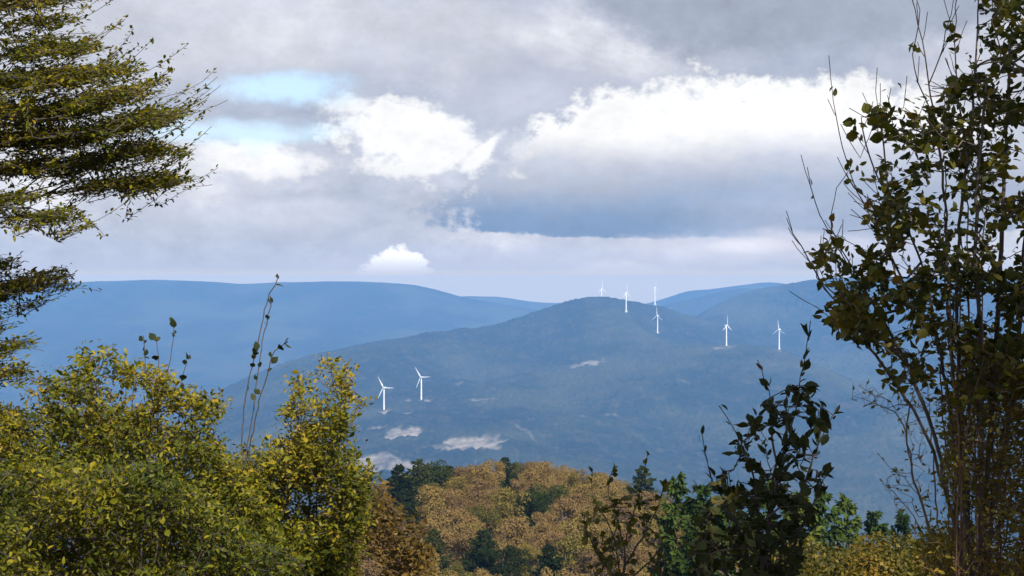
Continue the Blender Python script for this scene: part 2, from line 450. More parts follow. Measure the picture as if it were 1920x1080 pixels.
HZz = np.where(R_ > 850, np.minimum(HZz, FLOOR - 14), HZz)
tag(link('hillside', grid_mesh('hillside', HX, HY, HZz, M['ground'])), kind='structure')

# the turbine mountain
crest = [(300, 800, 4300), (420, 728, 4500), (500, 692, 4600), (600, 664, 4700), (700, 642, 4800), (800, 623, 4900), (870, 615, 4950), (930, 611, 5000), (965, 598, 5050), (1000, 583, 5100),
         (1050, 571, 5150), (1090, 560, 5200), (1130, 555, 5250), (1165, 560, 5300), (1200, 567, 5400), (1245, 572, 5550), (1285, 580, 5700)]
crest2 = [(1310, 585, 6200), (1350, 570, 6350), (1400, 549, 6500), (1440, 546, 6500), (1480, 543, 6500), (1520, 529, 6500), (1570, 524, 6500), (1680, 521, 6500), (1830, 520, 6500), (2050, 522, 6500)]
face = [(720, 768, 3700), (790, 749, 3850), (1174, 583, 4900), (1230, 572, 5520), (1233, 632, 5050), (1233, 646, 4850), (1362, 648, 4500), (1461, 649, 4500), (700, 885, 3000), (900, 885, 3000), (1100, 905, 2950), (1400, 930, 3000), (1650, 985, 3000),
        (1900, 990, 3000), (1600, 700, 4500), (1700, 610, 5500), (1900, 600, 5500), (1900, 750, 4200), (1105, 683, 4350), (1000, 780, 3700), (1250, 790, 3700), (1500, 800, 3700), (850, 690, 4400), (960, 680, 4500), (600, 760, 4000), (500, 830, 3500),
        (300, 930, 3300), (100, 960, 3300), (1330, 612, 5500), (1300, 600, 5700), (1450, 600, 5700), (1130, 585, 5000), (870, 650, 4650), (1000, 640, 4750), (760, 815, 3400), (885, 835, 3300)]
Pm = [at(*c) for c in crest + crest2 + face]
for c in crest:
    p = at(*c); k = (c[2] + 450) / c[2]; Pm.append(np.array([p[0] * k, p[1] * k, p[2] - 110])); k = (c[2] + 1000) / c[2]
    if c[0] < 1230: Pm.append(np.array([p[0] * k, p[1] * k, p[2] - 260]))
for c in crest2:
    p = at(*c); k = (c[2] + 500) / c[2]; Pm.append(np.array([p[0] * k, p[1] * k, p[2] - 140])); k = (c[2] + 1300) / c[2]; Pm.append(np.array([p[0] * k, p[1] * k, p[2] - 380]))
Pm = np.array(Pm)
mount_f = TPS(Pm[:, :2], Pm[:, 2], 0.02, 1000.0)
turb_base = [(720, 768, 3700), (790, 749, 3850), (1174, 583, 4900), (1228, 570, 5530), (1233, 632, 5050), (1362, 648, 4500), (1461, 649, 4500), (1128, 570, 5420)]
anchors = np.array([at(*c)[:2] for c in turb_base[:7] + crest + crest2])
# cleared and quarried ground on the mountain: (px, py, D, half width m, half depth m)
cleared = [(760, 812, 3420, 34, 60), (752, 818, 3400, 30, 40), (888, 832, 3330, 62, 90), (862, 842, 3260, 70, 50), (905, 842, 3260, 50, 40), (728, 872, 3080, 110, 75), (690, 868, 3080, 60, 60), (1105, 683, 4350, 34, 22), (1118, 682, 4370, 24, 14),
           (762, 748, 3830, 16, 22), (724, 770, 3685, 26, 24), (700, 806, 3470, 22, 16), (792, 752, 3830, 20, 20), (764, 783, 3620, 18, 22), (860, 728, 4080, 16, 14), (905, 757, 3880, 26, 14), (1095, 778, 3720, 44, 16), (1140, 772, 3760, 30, 12),
           (1280, 725, 4060, 20, 12), (1355, 652, 4470, 30, 20), (1461, 653, 4480, 24, 18), (1232, 634, 5035, 20, 16), (1228, 566, 5560, 16, 12), (975, 815, 3450, 40, 16)]
cl_w = [0.75, 0.7, 0.7, 0.5, 0.55, 0.6, 0.5, 0.75, 0.5] + [0.55, .7, .5, .5, .3, .2, .3, .3, .22, .15, .35, .35, .3, .4, .15, .14, .16]
azs = np.r_[np.linspace(-200, 380, 60)[:-1], np.linspace(380, 1780, 640), np.linspace(1780, 2150, 50)[1:]]
Ds = np.r_[np.linspace(1600, 2800, 40)[:-1], np.linspace(2800, 6900, 560), np.linspace(6900, 8600, 30)[1:]]
AZ, DD = np.meshgrid(azs, Ds, indexing='ij')
MX = (AZ - 960) / F * DD; MY = DD * 1.0
MZ = mount_f(MX, MY)
nd = np.full(MX.shape, 1e9)
anchors = np.vstack([anchors] + [np.array([at(*c)[:2] * k for c in turb_base[:7]]) for k in (0.965, 0.93)])
for a in anchors: nd = np.minimum(nd, np.hypot(MX - a[0], MY - a[1]))
wgt = np.clip(nd / 380.0, 0.03, 1.0) ** 1.1
MZ = MZ + wgt * (135 * (ridged(MX / 560 + 0.35 * fbm(MX / 400, MY / 400, 15, 3) + 3.1, MY / 1100 + 1.7, 21, 4) - 0.25) + 26 * fbm(MX / 210, MY / 210, 31, 4))
bare = np.zeros(MX.shape)
jx = 90 * fbm(MX / 60, MY / 90, 41, 5); jy = 190 * fbm(MX / 60, MY / 90, 47, 5)
for (px, py, D, hw, hd), k in zip(cleared, cl_w):
    p = at(px, py, D)
    d = np.hypot((MX + jx - p[0]) / hw, (MY + jy - p[1]) / hd)
    bare = np.maximum(bare, k * np.clip((1.12 - d) / 0.25, 0, 1))
bare = bare * np.clip(0.75 + 1.6 * fbm(MX / 24, MY / 40, 77, 4), 0.1, 1.1)
MZ = MZ + (1 - np.clip(bare * 1.6, 0, 1)) * (11.0 * crowns(MX, MY, 16.0, 61)) - 6.0
MZ = np.where(DD < 2500, np.minimum(MZ, MZ * 0 + np.interp(DD, [1600, 2500], [FLOOR - 20, 0])), MZ)
MZ = MZ + 9 * fbm(MX / 95, MY / 95, 55, 4)
MZ = np.where(MZ > 0, 26 * np.tanh(MZ / 26), MZ)      # the crests level off just above the eye
MZ = np.maximum(MZ, FLOOR - 25)
tag(link('mountain', grid_mesh('mountain', MX, MY, MZ, M['mountain'], {'bare': bare.ravel()}, smooth=False)), kind='structure')

RIDGE_TOPS = []
def ridge(name, crest_px, D, back, frontd, seed, drop):
    """a distant range: crest line seen on these rows, falling away before and behind"""
    c = np.array(crest_px, float)
    az = np.linspace(c[0, 0], c[-1, 0], 420)
    row = np.interp(az, c[:, 0], c[:, 1])
    k = np.ones(9) / 9; row = np.convolve(np.pad(row, 4, 'edge'), k, 'valid')
    t = np.r_[np.linspace(-1, 0, 46)[:-1], np.linspace(0, 1, 20)]
    A, T = np.meshgrid(az, t, indexing='ij')
    Dm = D + np.where(T < 0, T * frontd, T * back)
    Zc = (EYE + (HZ - row) / F * D)[:, None]
    X = (A - 960) / F * Dm; Y = Dm
    Z = Zc - drop * np.abs(T) ** 1.15 + np.minimum(1, np.abs(T) * 4) * 150 * (ridged(X / 1500, Y / 1900, seed, 4) - 0.40) + 26 * fbm(X / 420, Y / 420, seed + 9, 5)
    Z = np.maximum(Z, FLOOR - 20); Z = np.where(Z > 0, 26 * np.tanh(Z / 26), Z); RIDGE_TOPS.append(Z.max())
    return tag(link(name, grid_mesh(name, X, Y, Z, M['mountain'], {'bare': np.zeros(X.size)}, smooth=True)), kind='structure')
ridge('mountain_range', [(-900, 560), (-500, 545), (-200, 530), (0, 535), (110, 532), (200, 528), (290, 525), (360, 528), (450, 534), (520, 528), (600, 527), (700, 528), (770, 533), (820, 545), (870, 560), (960, 573), (1050, 590), (1200, 620), (1400, 660)], 8000, 1300, 2300, 71, 560)
ridge('mountain_range', [(600, 600), (800, 562), (880, 553), (940, 556), (1000, 566), (1100, 570), (1200, 572), (1240, 562), (1290, 545), (1340, 541), (1400, 534), (1440, 530), (1500, 536), (1700, 530), (2000, 530), (2500, 540)], 8900, 500, 1300, 83, 560)
ridge('mountain_range', [(1000, 640), (1180, 588), (1240, 572), (1300, 558), (1350, 548), (1400, 540), (1460, 548), (1600, 560), (1800, 570), (2200, 600)], 7700, 600, 900, 97, 480)

# ------------------------------------------------------------------ wind turbines
def lathe(prof, seg=20):
    V = []; Fq = []
    for r, z in prof:
        for i in range(seg):
            a = 2 * math.pi * i / seg; V.append((r * math.cos(a), r * math.sin(a), z))
    for k in range(len(prof) - 1):
        for i in range(seg):
            j = (i + 1) % seg; Fq += [k * seg + i, k * seg + j, (k + 1) * seg + j, (k + 1) * seg + i]
    nq = len(Fq) // 4; lt = [4] * nq
    Fq += list(range(seg))[::-1]; lt.append(seg)
    Fq += [(len(prof) - 1) * seg + i for i in range(seg)]; lt.append(seg)
    return np.array(V), Fq, lt
HUB = 64.0; RAD = 33.0
tv, tf, tl = lathe([(2.3, -8), (2.3, 0.0), (2.2, 0.4), (2.05, 20), (1.75, 42), (1.35, HUB - 1.6)])
tower_me = mesh_np('tower', tv, tf, tl, M['paint'], True)
fv, ff, flt = lathe([(5.5, -6), (5.5, 0.5), (4.6, 1.0), (2.6, 1.1)])
found_me = mesh_np('foundation', fv, ff, flt, M['concrete'])
def nacelle_mesh():
    V = []; Fq = []; seg = 16
    prof = [(-2.4, 1.3), (-1.8, 1.75), (2.0, 1.95), (6.0, 1.7), (7.2, 1.2)]
    for y, r in prof:
        for i in range(seg):
            a = 2 * math.pi * i / seg; c, s_ = math.cos(a), math.sin(a); q = (abs(c) ** 4 + abs(s_) ** 4) ** -0.25
            V.append((r * c * q, y, r * s_ * q))
    for k in range(len(prof) - 1):
        for i in range(seg):
            j = (i + 1) % seg; Fq += [k * seg + i, (k + 1) * seg + i, (k + 1) * seg + j, k * seg + j]
    lt = [4] * (len(Fq) // 4)
    Fq += list(range(seg)); lt.append(seg); Fq += [(len(prof) - 1) * seg + i for i in range(seg)][::-1]; lt.append(seg)
    return mesh_np('nacelle', V, Fq, lt, M['paint'])
nac_me = nacelle_mesh()
hv, hf, hl = lathe([(1.5, 0), (1.55, 0.8), (1.3, 1.9), (0.8, 2.6), (0.15, 2.9)], 16)
hv = np.stack([hv[:, 0], -hv[:, 2] - 2.4, hv[:, 1]], -1)
hub_me = mesh_np('hub', hv, hf, hl, M['paint'], True)
def blade_mesh():
    V = []; Fq = []; seg = 12
    st = [(1.0, 0.85, 0.85, 0), (2.5, 0.9, 0.85, 0), (5.5, 1.9, 0.50, 18), (8.0, 2.05, 0.36, 14), (14, 1.6, 0.24, 8), (22, 1.15, 0.16, 3), (29, 0.75, 0.10, 0), (32.2, 0.40, 0.06, -1), (RAD, 0.08, 0.03, -1)]
    for r, ch, th, tw in st:
        for i in range(seg):
            a = 2 * math.pi * i / seg; x = ch * math.cos(a) + 0.3 * (ch - 0.85) ; y = th * math.sin(a) * (1.0 + 0.5 * math.cos(a))
            t = math.radians(tw); V.append((x * math.cos(t) - y * math.sin(t), x * math.sin(t) + y * math.cos(t) - 3.7, r))
    n = len(st)
    for k in range(n - 1):
        for i in range(seg):
            j = (i + 1) % seg; Fq += [k * seg + i, k * seg + j, (k + 1) * seg + j, (k + 1) * seg + i]
    lt = [4] * (len(Fq) // 4); Fq += [(n - 1) * seg + i for i in range(seg)]; lt.append(seg)
    return mesh_np('blade', V, Fq, lt, M['paint'], True)
blade_me = blade_mesh()
def turbine(base, yaw, spin, label, hub=HUB):
    x, y, z = base
    root = tag(empty('wind_turbine', (x, y, z)), label, 'wind turbine', 'wind turbines on the mountain')
    root.rotation_euler.z = math.radians(yaw)
    link('foundation', found_me, root); t = link('tower', tower_me, root)
    n = link('nacelle', nac_me, root, (0, 0, HUB))
    h = link('hub', hub_me, root, (0, 0, HUB))
    for k in range(3):
        b = link('blade', blade_me, root, (0, 0, HUB)); b.rotation_euler.y = math.radians(spin + 120 * k)
    return root
tl_ = ['white wind turbine standing lowest on the mountain, leftmost of them all, beside a quarry',
       'white wind turbine right of and slightly above the leftmost one',
       'small white turbine with its lower tower against the dark summit, rotor against cloud',
       'faint turbine on the crest right of the summit, almost wholly against cloud',
       'white turbine on the upper slope just below the faint crest turbine',
       'bright white turbine below the saddle, left of the pair near the dark shrub',
       'white turbine below the saddle, rightmost of all, near the leafy branches at right',
       'turbine behind the summit with only the upper blade showing above the crest']
ty = [(-28, 90), (-32, 86), (55, 4), (60, 0), (-52, -2), (50, 2), (-55, -4), (50, 0)]
for i, (c, (yw, sp)) in enumerate(zip(turb_base, ty)):
    p = at(*c)
    if i == 7: p[2] = at(1128, 560, 5420)[2] - 25
    elif i != 3: p[2] = MZ[int(np.argmin(np.abs(azs - c[0]))), int(np.argmin(np.abs(Ds - c[2])))] - 1.0 if abs(MZ[int(np.argmin(np.abs(azs - c[0]))), int(np.argmin(np.abs(Ds - c[2])))] - p[2]) < 25 else p[2]
    turbine(p, yw, sp, tl_[i])

# ------------------------------------------------------------------ plant machinery
LV = np.array([[0, 0, 0], [0.30, 0.42, 0.06], [0.30, -0.42, 0.06], [0.68, 0.36, 0.02], [0.68, -0.36, 0.02], [1.0, 0.0, -0.12]])   # along, across, lift
LF = np.array([0, 2, 1, 1, 2, 4, 3, 3, 4, 5]); LT = np.array([3, 4, 3])
def leaf_mesh(name, P, Dr, Nn, L, W, tint, mat):
    n = len(P)
    Dr = unit(Dr); Sd = unit(np.cross(Nn, Dr)); Up = np.cross(Dr, Sd)
    V = P[:, None] + Dr[:, None] * (LV[None, :, :1] * L[:, None, None]) + Sd[:, None] * (LV[None, :, 1:2] * W[:, None, None]) + Up[:, None] * (LV[None, :, 2:] * L[:, None, None])
    Fi = (np.arange(n)[:, None] * 6 + LF[None]).ravel()
    return mesh_np(name, V.reshape(-1, 3), Fi, np.tile(LT, n), mat, False, {'tint': np.repeat(tint, 6)})
def proto_leaf(name, mat, wd=0.5, teeth=0.0):
    """one leaf with a folded midrib and a stalk, 1 m long, to be shared"""
    xs = np.array([0.0, 0.1, 0.28, 0.5, 0.72, 0.9, 1.0]); ws = np.array([0.012, 0.16, 0.40, 0.48, 0.36, 0.13, 0.0]) * wd * 2
    V = []; Fq = []; lt = []
    for i, (x, q) in enumerate(zip(xs, ws)):
        zc = -0.22 * (x - 0.3) ** 2; e = teeth * (0.04 if i % 2 else -0.03)
        V += [(x, 0, zc), (x + e, q, zc + 0.22 * q), (x - e, -q, zc + 0.22 * q)]
    for i in range(len(xs) - 1):
        a = 3 * i; b = a + 3
        Fq += [a, b, b + 1, a + 1, a, a + 2, b + 2, b]; lt += [4, 4]
    return mesh_np(name, V, Fq, lt, mat, True)

class Plant:
    """skeleton grown towards points; gives tubes for wood and places for leaves"""
    def __init__(s):
        s.p = []; s.par = []; s.len = []
    def node(s, p, par):
        s.p.append(np.asarray(p, float)); s.par.append(par)
        s.len.append(0.0 if par < 0 else s.len[par] + np.linalg.norm(s.p[-1] - s.p[par])); return len(s.p) - 1
    def line(s, pts, attach=None, step=0.1, wob=0.012):
        """a given stem through these points"""
        pts = np.asarray(pts, float)
        if attach is None: par = s.node(pts[0], -1)
        else:
            A = np.array(s.p); par = int(np.argmin(np.linalg.norm(A - pts[0], axis=1)))
            pts = np.vstack([s.p[par], pts[1:]]) if np.linalg.norm(s.p[par] - pts[0]) < step * 2 else np.vstack([s.p[par], pts])
        # smooth catmull-rom
        Q = np.vstack([2 * pts[0] - pts[1], pts, 2 * pts[-1] - pts[-2]]); ids = [par]
        for i in range(1, len(Q) - 2):
            n = max(2, int(np.linalg.norm(Q[i + 1] - Q[i]) / step))
            for k in range(1, n + 1):
                t = k / n
                c = 0.5 * ((2 * Q[i]) + (-Q[i - 1] + Q[i + 1]) * t + (2 * Q[i - 1] - 5 * Q[i] + 4 * Q[i + 1] - Q[i + 2]) * t * t + (-Q[i - 1] + 3 * Q[i] - 3 * Q[i + 1] + Q[i + 2]) * t ** 3)
                par = s.node(c + rng.normal(0, wob, 3), par); ids.append(par)
        return ids
    def grow(s, pts, step=0.1, pathw=0.25, sag=0.0, wob=0.01, maxd=None):
        pts = np.asarray(pts, float)
        cap = len(s.p) + len(pts) * 24 + 10
        A = np.full((cap, 3), 1e9); Lr = np.zeros(cap); n = len(s.p)
        A[:n] = np.array(s.p); Lr[:n] = s.len
        d0 = np.min(np.linalg.norm(pts[:, None] - A[None, :n], axis=-1), axis=1)
        for i in np.argsort(d0):
            p = pts[i]; d = np.linalg.norm(A[:n] - p, axis=1)
            j = int(np.argmin(d + pathw * Lr[:n] * 0.3 + 0.15 * np.maximum(0, A[:n, 2] - p[2])))
            dist = np.linalg.norm(p - s.p[j])
            if maxd and dist > maxd: continue
            k = min(20, max(1, int(dist / step))); a = s.p[j]
            for q in range(1, k + 1):
                t = q / k; c = a + (p - a) * t; c = c + np.array([0, 0, sag * dist * 4 * t * (1 - t)]) + (rng.normal(0, wob, 3) if q < k else 0)
                j = s.node(c, j); A[n] = c; Lr[n] = s.len[j]; n += 1
                if n >= cap - 1: return
    def finish(s, r0=0.002, expo=2.5, rmax=None):
        n = len(s.p); s.P = np.array(s.p); s.kids = [[] for _ in range(n)]
        for i, q in enumerate(s.par):
            if q >= 0: s.kids[q].append(i)
        r = np.zeros(n)
        for i in range(n - 1, -1, -1):
            r[i] = r0 if not s.kids[i] else sum(r[k] ** expo for k in s.kids[i]) ** (1 / expo) + 0.00004
        s.r = np.minimum(r, rmax) if rmax else r
        D = np.zeros((n, 3))
        for i in range(n):
            q = s.par[i]
            D[i] = s.P[i] - s.P[q] if q >= 0 else np.array([0, 0, 1.0])
        s.d = unit(D); return s
    def tubes(s, origin, test=None, mat=None, name='branches', big=0.012):
        """tubes through chains of nodes; test(i) picks the nodes"""
        V = []; Fq = []; nv = 0
        n = len(s.P); main = [-1] * n
        for i in range(n):
            if s.kids[i]: main[i] = max(s.kids[i], key=lambda k: s.r[k])
        starts = [i for i in range(n) if s.par[i] < 0] + [k for i in range(n) for k in s.kids[i] if k != main[i]]
        for st in starts:
            ch = [st]
            while main[ch[-1]] >= 0: ch.append(main[ch[-1]])
            if s.par[st] >= 0: ch = [s.par[st]] + ch; rad = [s.r[ch[1]]] + [s.r[i] for i in ch[1:]]
            else: rad = [s.r[i] for i in ch]
            if test:
                keep = [test(i) for i in ch]; ok = keep[1:] if len(keep) > 1 else keep
                e = 0
                while e < len(ok) and ok[e]: e += 1
                if e == 0: continue
                ch = ch[:e + 1]; rad = rad[:e + 1]
            if len(ch) < 2: continue
            P = s.P[ch]; seg = 7 if rad[0] > big else 4
            T = unit(np.gradient(P, axis=0)); ref = np.array([0.31, 0.92, 0.23]); S = unit(np.cross(T, ref)); U = np.cross(T, S)
            a = np.arange(seg) * 2 * math.pi / seg
            ring = P[:, None] + np.array(rad)[:, None, None] * (S[:, None] * np.cos(a)[None, :, None] + U[:, None] * np.sin(a)[None, :, None])
            V.append(ring.reshape(-1, 3) - origin)
            m_ = len(ch); i = nv + np.arange(m_ * seg).reshape(m_, seg); j = np.roll(i, -1, axis=1)
            Fq.append(np.stack([i[:-1], j[:-1], j[1:], i[1:]], -1).reshape(-1, 4)); nv += m_ * seg
        if not V: return None
        Fq = np.vstack(Fq)
        return mesh_np(name, np.vstack(V), Fq, np.full(len(Fq), 4), mat, True)
    def leaves(s, per=2.0, rlim=0.004, where=None, flat=0.6, spread=1.0, out=0.4, jitter=0.02, tipn=0.0, tipj=0.03):
        """leaf bases, directions, normals along thin twigs"""
        idx = [i for i in range(len(s.P)) if s.r[i] < rlim and s.par[i] >= 0]
        if where is not None:
            m_ = where(s.P[idx]); idx = [i for i, k in zip(idx, m_) if k]
        idx = np.array(idx, int)
        cnt = rng.poisson(per, len(idx)); tip = np.array([len(s.kids[i]) == 0 for i in idx]); cnt = np.where(tip, np.maximum(cnt, 2) + rng.poisson(tipn, len(idx)), cnt)
        q = np.repeat(idx, cnt); n = len(q)
        par = np.array(s.par)[q]; t = rng.random(n)[:, None]
        P = s.P[par] * (1 - t) + s.P[q] * t + rng.normal(0, jitter, (n, 3))
        P = P + np.where(np.repeat(tip, cnt)[:, None], rng.normal(0, tipj, (n, 3)) * (tipn > 0), 0)
        T = s.d[q]; side = unit(np.cross(T, np.array([0, 0, 1.0]) + rng.normal(0, 0.3, (n, 3)))) * rng.choice([-1, 1], n)[:, None]
        Dr = unit(T * out + side * spread * 0.6 + rng.normal(0, 0.35, (n, 3)))
        Nn = unit(np.array([0, 0, 1.0]) * flat + rng.normal(0, 0.45, (n, 3)))
        return P, Dr, Nn
def in_poly(x, y, poly):
    p = np.asarray(poly, float); c = np.zeros(len(x), bool); j = len(p) - 1
    for i in range(len(p)):
        a = ((p[i, 1] > y) != (p[j, 1] > y)) & (x < (p[j, 0] - p[i, 0]) * (y - p[i, 1]) / (p[j, 1] - p[i, 1] + 1e-12) + p[i, 0])
        c ^= a; j = i
    return c
def poly_points(poly, D0, D1, n, clump=0.0, seed=0, cscale=90.0):
    """points filling a crown lobe whose outline is this one at its mean depth"""
    p = np.asarray(poly, float); lo, hi = p.min(0), p.max(0); out_ = []
    dm = 0.5 * (D0 + D1); tot = 0
    while tot < n:
        q = lo + (hi - lo) * rng.random((4 * n, 2)); q = q[in_poly(q[:, 0], q[:, 1], poly)]
        if clump > 0:
            v = vnoise(q[:, 0] / cscale, q[:, 1] / cscale * 1.3, seed); q = q[v > clump * rng.random(len(v)) + clump * 0.45]
        out_.append(q); tot += len(q)
    q = np.vstack(out_)[:n]
    return at(q[:, 0], q[:, 1], D0 + (D1 - D0) * rng.random(n))
def leaf_objects(P, Dr, Nn, L, protos, crown, origin, count, wide=1.0):
    """the leaves that show largest become objects of their own; returns the mask of the rest"""
    x, y = pix(P); dist = np.linalg.norm(P - np.array([0, 0, EYE]), axis=1)
    inside = (x > 4) & (x < 1916) & (y > 4) & (y < 1076)
    score = np.where(inside, L / dist * (0.8 + 0.4 * rng.random(len(P))), -1)
    pick = np.argsort(-score)[:count]
    Dr = unit(Dr); Sd = unit(np.cross(Nn, Dr)); Up = np.cross(Dr, Sd)
    for c, i in enumerate(pick):
        if score[i] <= 0: continue
        o = bpy.data.objects.new('leaf', protos[c % len(protos)]); col.objects.link(o); o.parent = crown
        R = Matrix((Dr[i], Sd[i], Up[i])).transposed()
        o.rotation_mode = 'QUATERNION'; o.rotation_quaternion = R.to_quaternion()
        o.location = tuple(P[i] - origin); o.scale = (L[i], L[i] * wide, L[i])
    rest = np.ones(len(P), bool); rest[pick] = False
    return rest
def make_plant(name, label, cat, pl, origin, leafmat, objmat, bark, Lm, ratio, leafsets, count=0, group=None, tintfn=None, r_split=0.012, r0=0.002, proto_w=0.42):
    """thing > trunk, branches, foliage (> leaf)"""
    origin = np.asarray(origin, float)
    root = tag(empty(name, origin), label, cat, group)
    trunk = pl.tubes(origin, lambda i: pl.r[i] >= r_split, bark, 'trunk')
    if trunk: link('trunk', trunk, root)
    link('branches', pl.tubes(origin, None if trunk is None else (lambda i: True), bark, 'branches') if trunk is None else pl_thin(pl, origin, bark, r_split), root)
    P = np.vstack([a[0] for a in leafsets]); Dr = np.vstack([a[1] for a in leafsets]); Nn = np.vstack([a[2] for a in leafsets])
    n = len(P); L = Lm * np.clip(rng.normal(0.95, 0.2, n), 0.5, 1.25)
    tint = np.clip(rng.normal(0.45, 0.2, n), 0, 1)
    if tintfn is not None: tint = np.clip(tint + tintfn(P), 0, 1)
    crown = None; rest = np.ones(n, bool)
    if count:
        crown = empty('foliage_tmp', (0, 0, 0))
        protos = [proto_leaf('leaf', objmat, proto_w * ratio / 0.5, t) for t in (0.0, 0.6, 1.0)]
        for k, me in enumerate(protos): me.name = 'leaf_shape'
        rest = leaf_objects(P, Dr, Nn, L, protos, crown, origin, count)
    print(name, 'leaves', n)
    me = leaf_mesh('foliage', P[rest] - origin, Dr[rest], Nn[rest], L[rest], L[rest] * ratio, tint[rest], leafmat)
    fo = link('foliage', me, root)
    if count:
        tag(fo, kind='stuff')
        for ch in list(crown.children): ch.parent = fo
        bpy.data.objects.remove(crown)
    return root
def pl_thin(pl, origin, bark, r_split):
    """branches thinner than the trunk, each chain starting on its parent"""
    V = []; Fq = []; nv = 0; n = len(pl.P); main = [-1] * n
    thin = pl.r < r_split
    for i in range(n):
        if pl.kids[i]: main[i] = max(pl.kids[i], key=lambda k: pl.r[k])
    starts = [i for i in range(n) if thin[i] and pl.par[i] >= 0 and (not thin[pl.par[i]] or main[pl.par[i]] != i)]
    for st in starts:
        ch = [pl.par[st], st]
        while main[ch[-1]] >= 0: ch.append(main[ch[-1]])
        rad = [pl.r[st]] + [pl.r[i] for i in ch[1:]]
        P = pl.P[ch]; seg = 5 if rad[0] > 0.006 else 4
        T = unit(np.gradient(P, axis=0)); S = unit(np.cross(T, np.array([0.31, 0.92, 0.23]))); U = np.cross(T, S)
        a = np.arange(seg) * 2 * math.pi / seg
        ring = P[:, None] + np.array(rad)[:, None, None] * (S[:, None] * np.cos(a)[None, :, None] + U[:, None] * np.sin(a)[None, :, None])
        V.append(ring.reshape(-1, 3) - origin); m_ = len(ch)
        i = nv + np.arange(m_ * seg).reshape(m_, seg); j = np.roll(i, -1, axis=1)
        Fq.append(np.stack([i[:-1], j[:-1], j[1:], i[1:]], -1).reshape(-1, 4)); nv += m_ * seg
    Fq = np.vstack(Fq)
    return mesh_np('branches', np.vstack(V), Fq, np.full(len(Fq), 4), bark, True)
def onground(px, D):
    p = at(px, HZ, D); p[2] = float(ground_z(p[0], p[1])) - 0.05; return p
def L3(pts):
    """pixel polyline with depths -> points"""
    return np.array([at(*q) for q in pts])
def spread_tips(pl, n, length, bias, rlim=0.0035, test=None):
    """bare shoots that reach past the leaves"""
    has = set(pl.par); tips = [i for i in range(len(pl.p)) if i not in has]
    rng.shuffle(tips)
    if test: tips = [i for i in tips if test(pl.p[i])]
    for i in tips[:n]:
        d = unit(pl.p[i] - pl.p[pl.par[i]]) if pl.par[i] >= 0 else np.array([0, 0, 1.0])
        d = unit(d * 0.5 + np.asarray(bias, float) + rng.normal(0, 0.15, 3)); j = i; ln = length * (0.5 + 0.8 * rng.random())
        for k in range(4):
            d = unit(d + np.array([0, 0, 0.08])); j = pl.node(pl.p[j] + d * ln / 4, j)

def side_twigs(pl, n, test, length):
    """short bare twigs forking off a stem at a narrow angle"""
    ids = [i for i in range(len(pl.p)) if pl.par[i] >= 0 and test(pl.p[i])]
    for i in rng.choice(ids, min(n, len(ids)), replace=False):
        d = unit(pl.p[i] - pl.p[pl.par[i]]); sd = unit(np.cross(d, rng.normal(0, 1, 3))); d = unit(d + sd * rng.uniform(0.35, 0.75) + np.array([0, 0, 0.25]))
        j = int(i); ln = length * rng.uniform(0.35, 1.0)
        for k in range(4):
            d = unit(d + rng.normal(0, 0.07, 3) + np.array([0, 0, 0.06])); j = pl.node(pl.p[j] + d * ln / 4, j)

# ------------------------------------------------------------------ the trees on the spur below
def crown_mesh(name, seed, w_, h_, nf, size, mat, lobes=9, z0=0.32, lob=1.0):
    r = np.random.default_rng(seed)
    c = np.stack([np.clip(r.normal(0, 0.25 * w_, lobes), -0.42 * w_, 0.42 * w_), np.clip(r.normal(0, 0.25 * w_, lobes), -0.42 * w_, 0.42 * w_), h_ * (z0 + (0.85 - z0) * r.random(lobes))], -1)
    c[0] = (0, 0, 0.74 * h_)
    rad = lob * w_ * (0.16 + 0.18 * r.random(lobes)) * (1.15 - 0.35 * np.abs(c[:, 2] / h_ - 0.55))
    k = r.choice(lobes, nf, p=rad ** 2 / np.sum(rad ** 2)); d = unit(r.normal(0, 1, (nf, 3)) + np.array([0, 0, 0.25]))
    sh = (0.55 + 0.5 * r.random(nf) ** 0.5)
    P = c[k] + d * (rad[k] * sh)[:, None] * np.array([1, 1, 0.85])
    Nn = unit(d + r.normal(0, 0.55, (nf, 3)) + np.array([0, 0, 0.2])); T = unit(np.cross(Nn, r.normal(0, 1, (nf, 3))))
    L = size * (0.6 + 0.8 * r.random(nf))
    tint = np.clip(r.normal(0.5, 0.22, nf) + 0.25 * (r.random(lobes)[k] - 0.5), 0, 1)
    return leaf_mesh(name, P, T, Nn, L, L * 0.75, tint, mat)
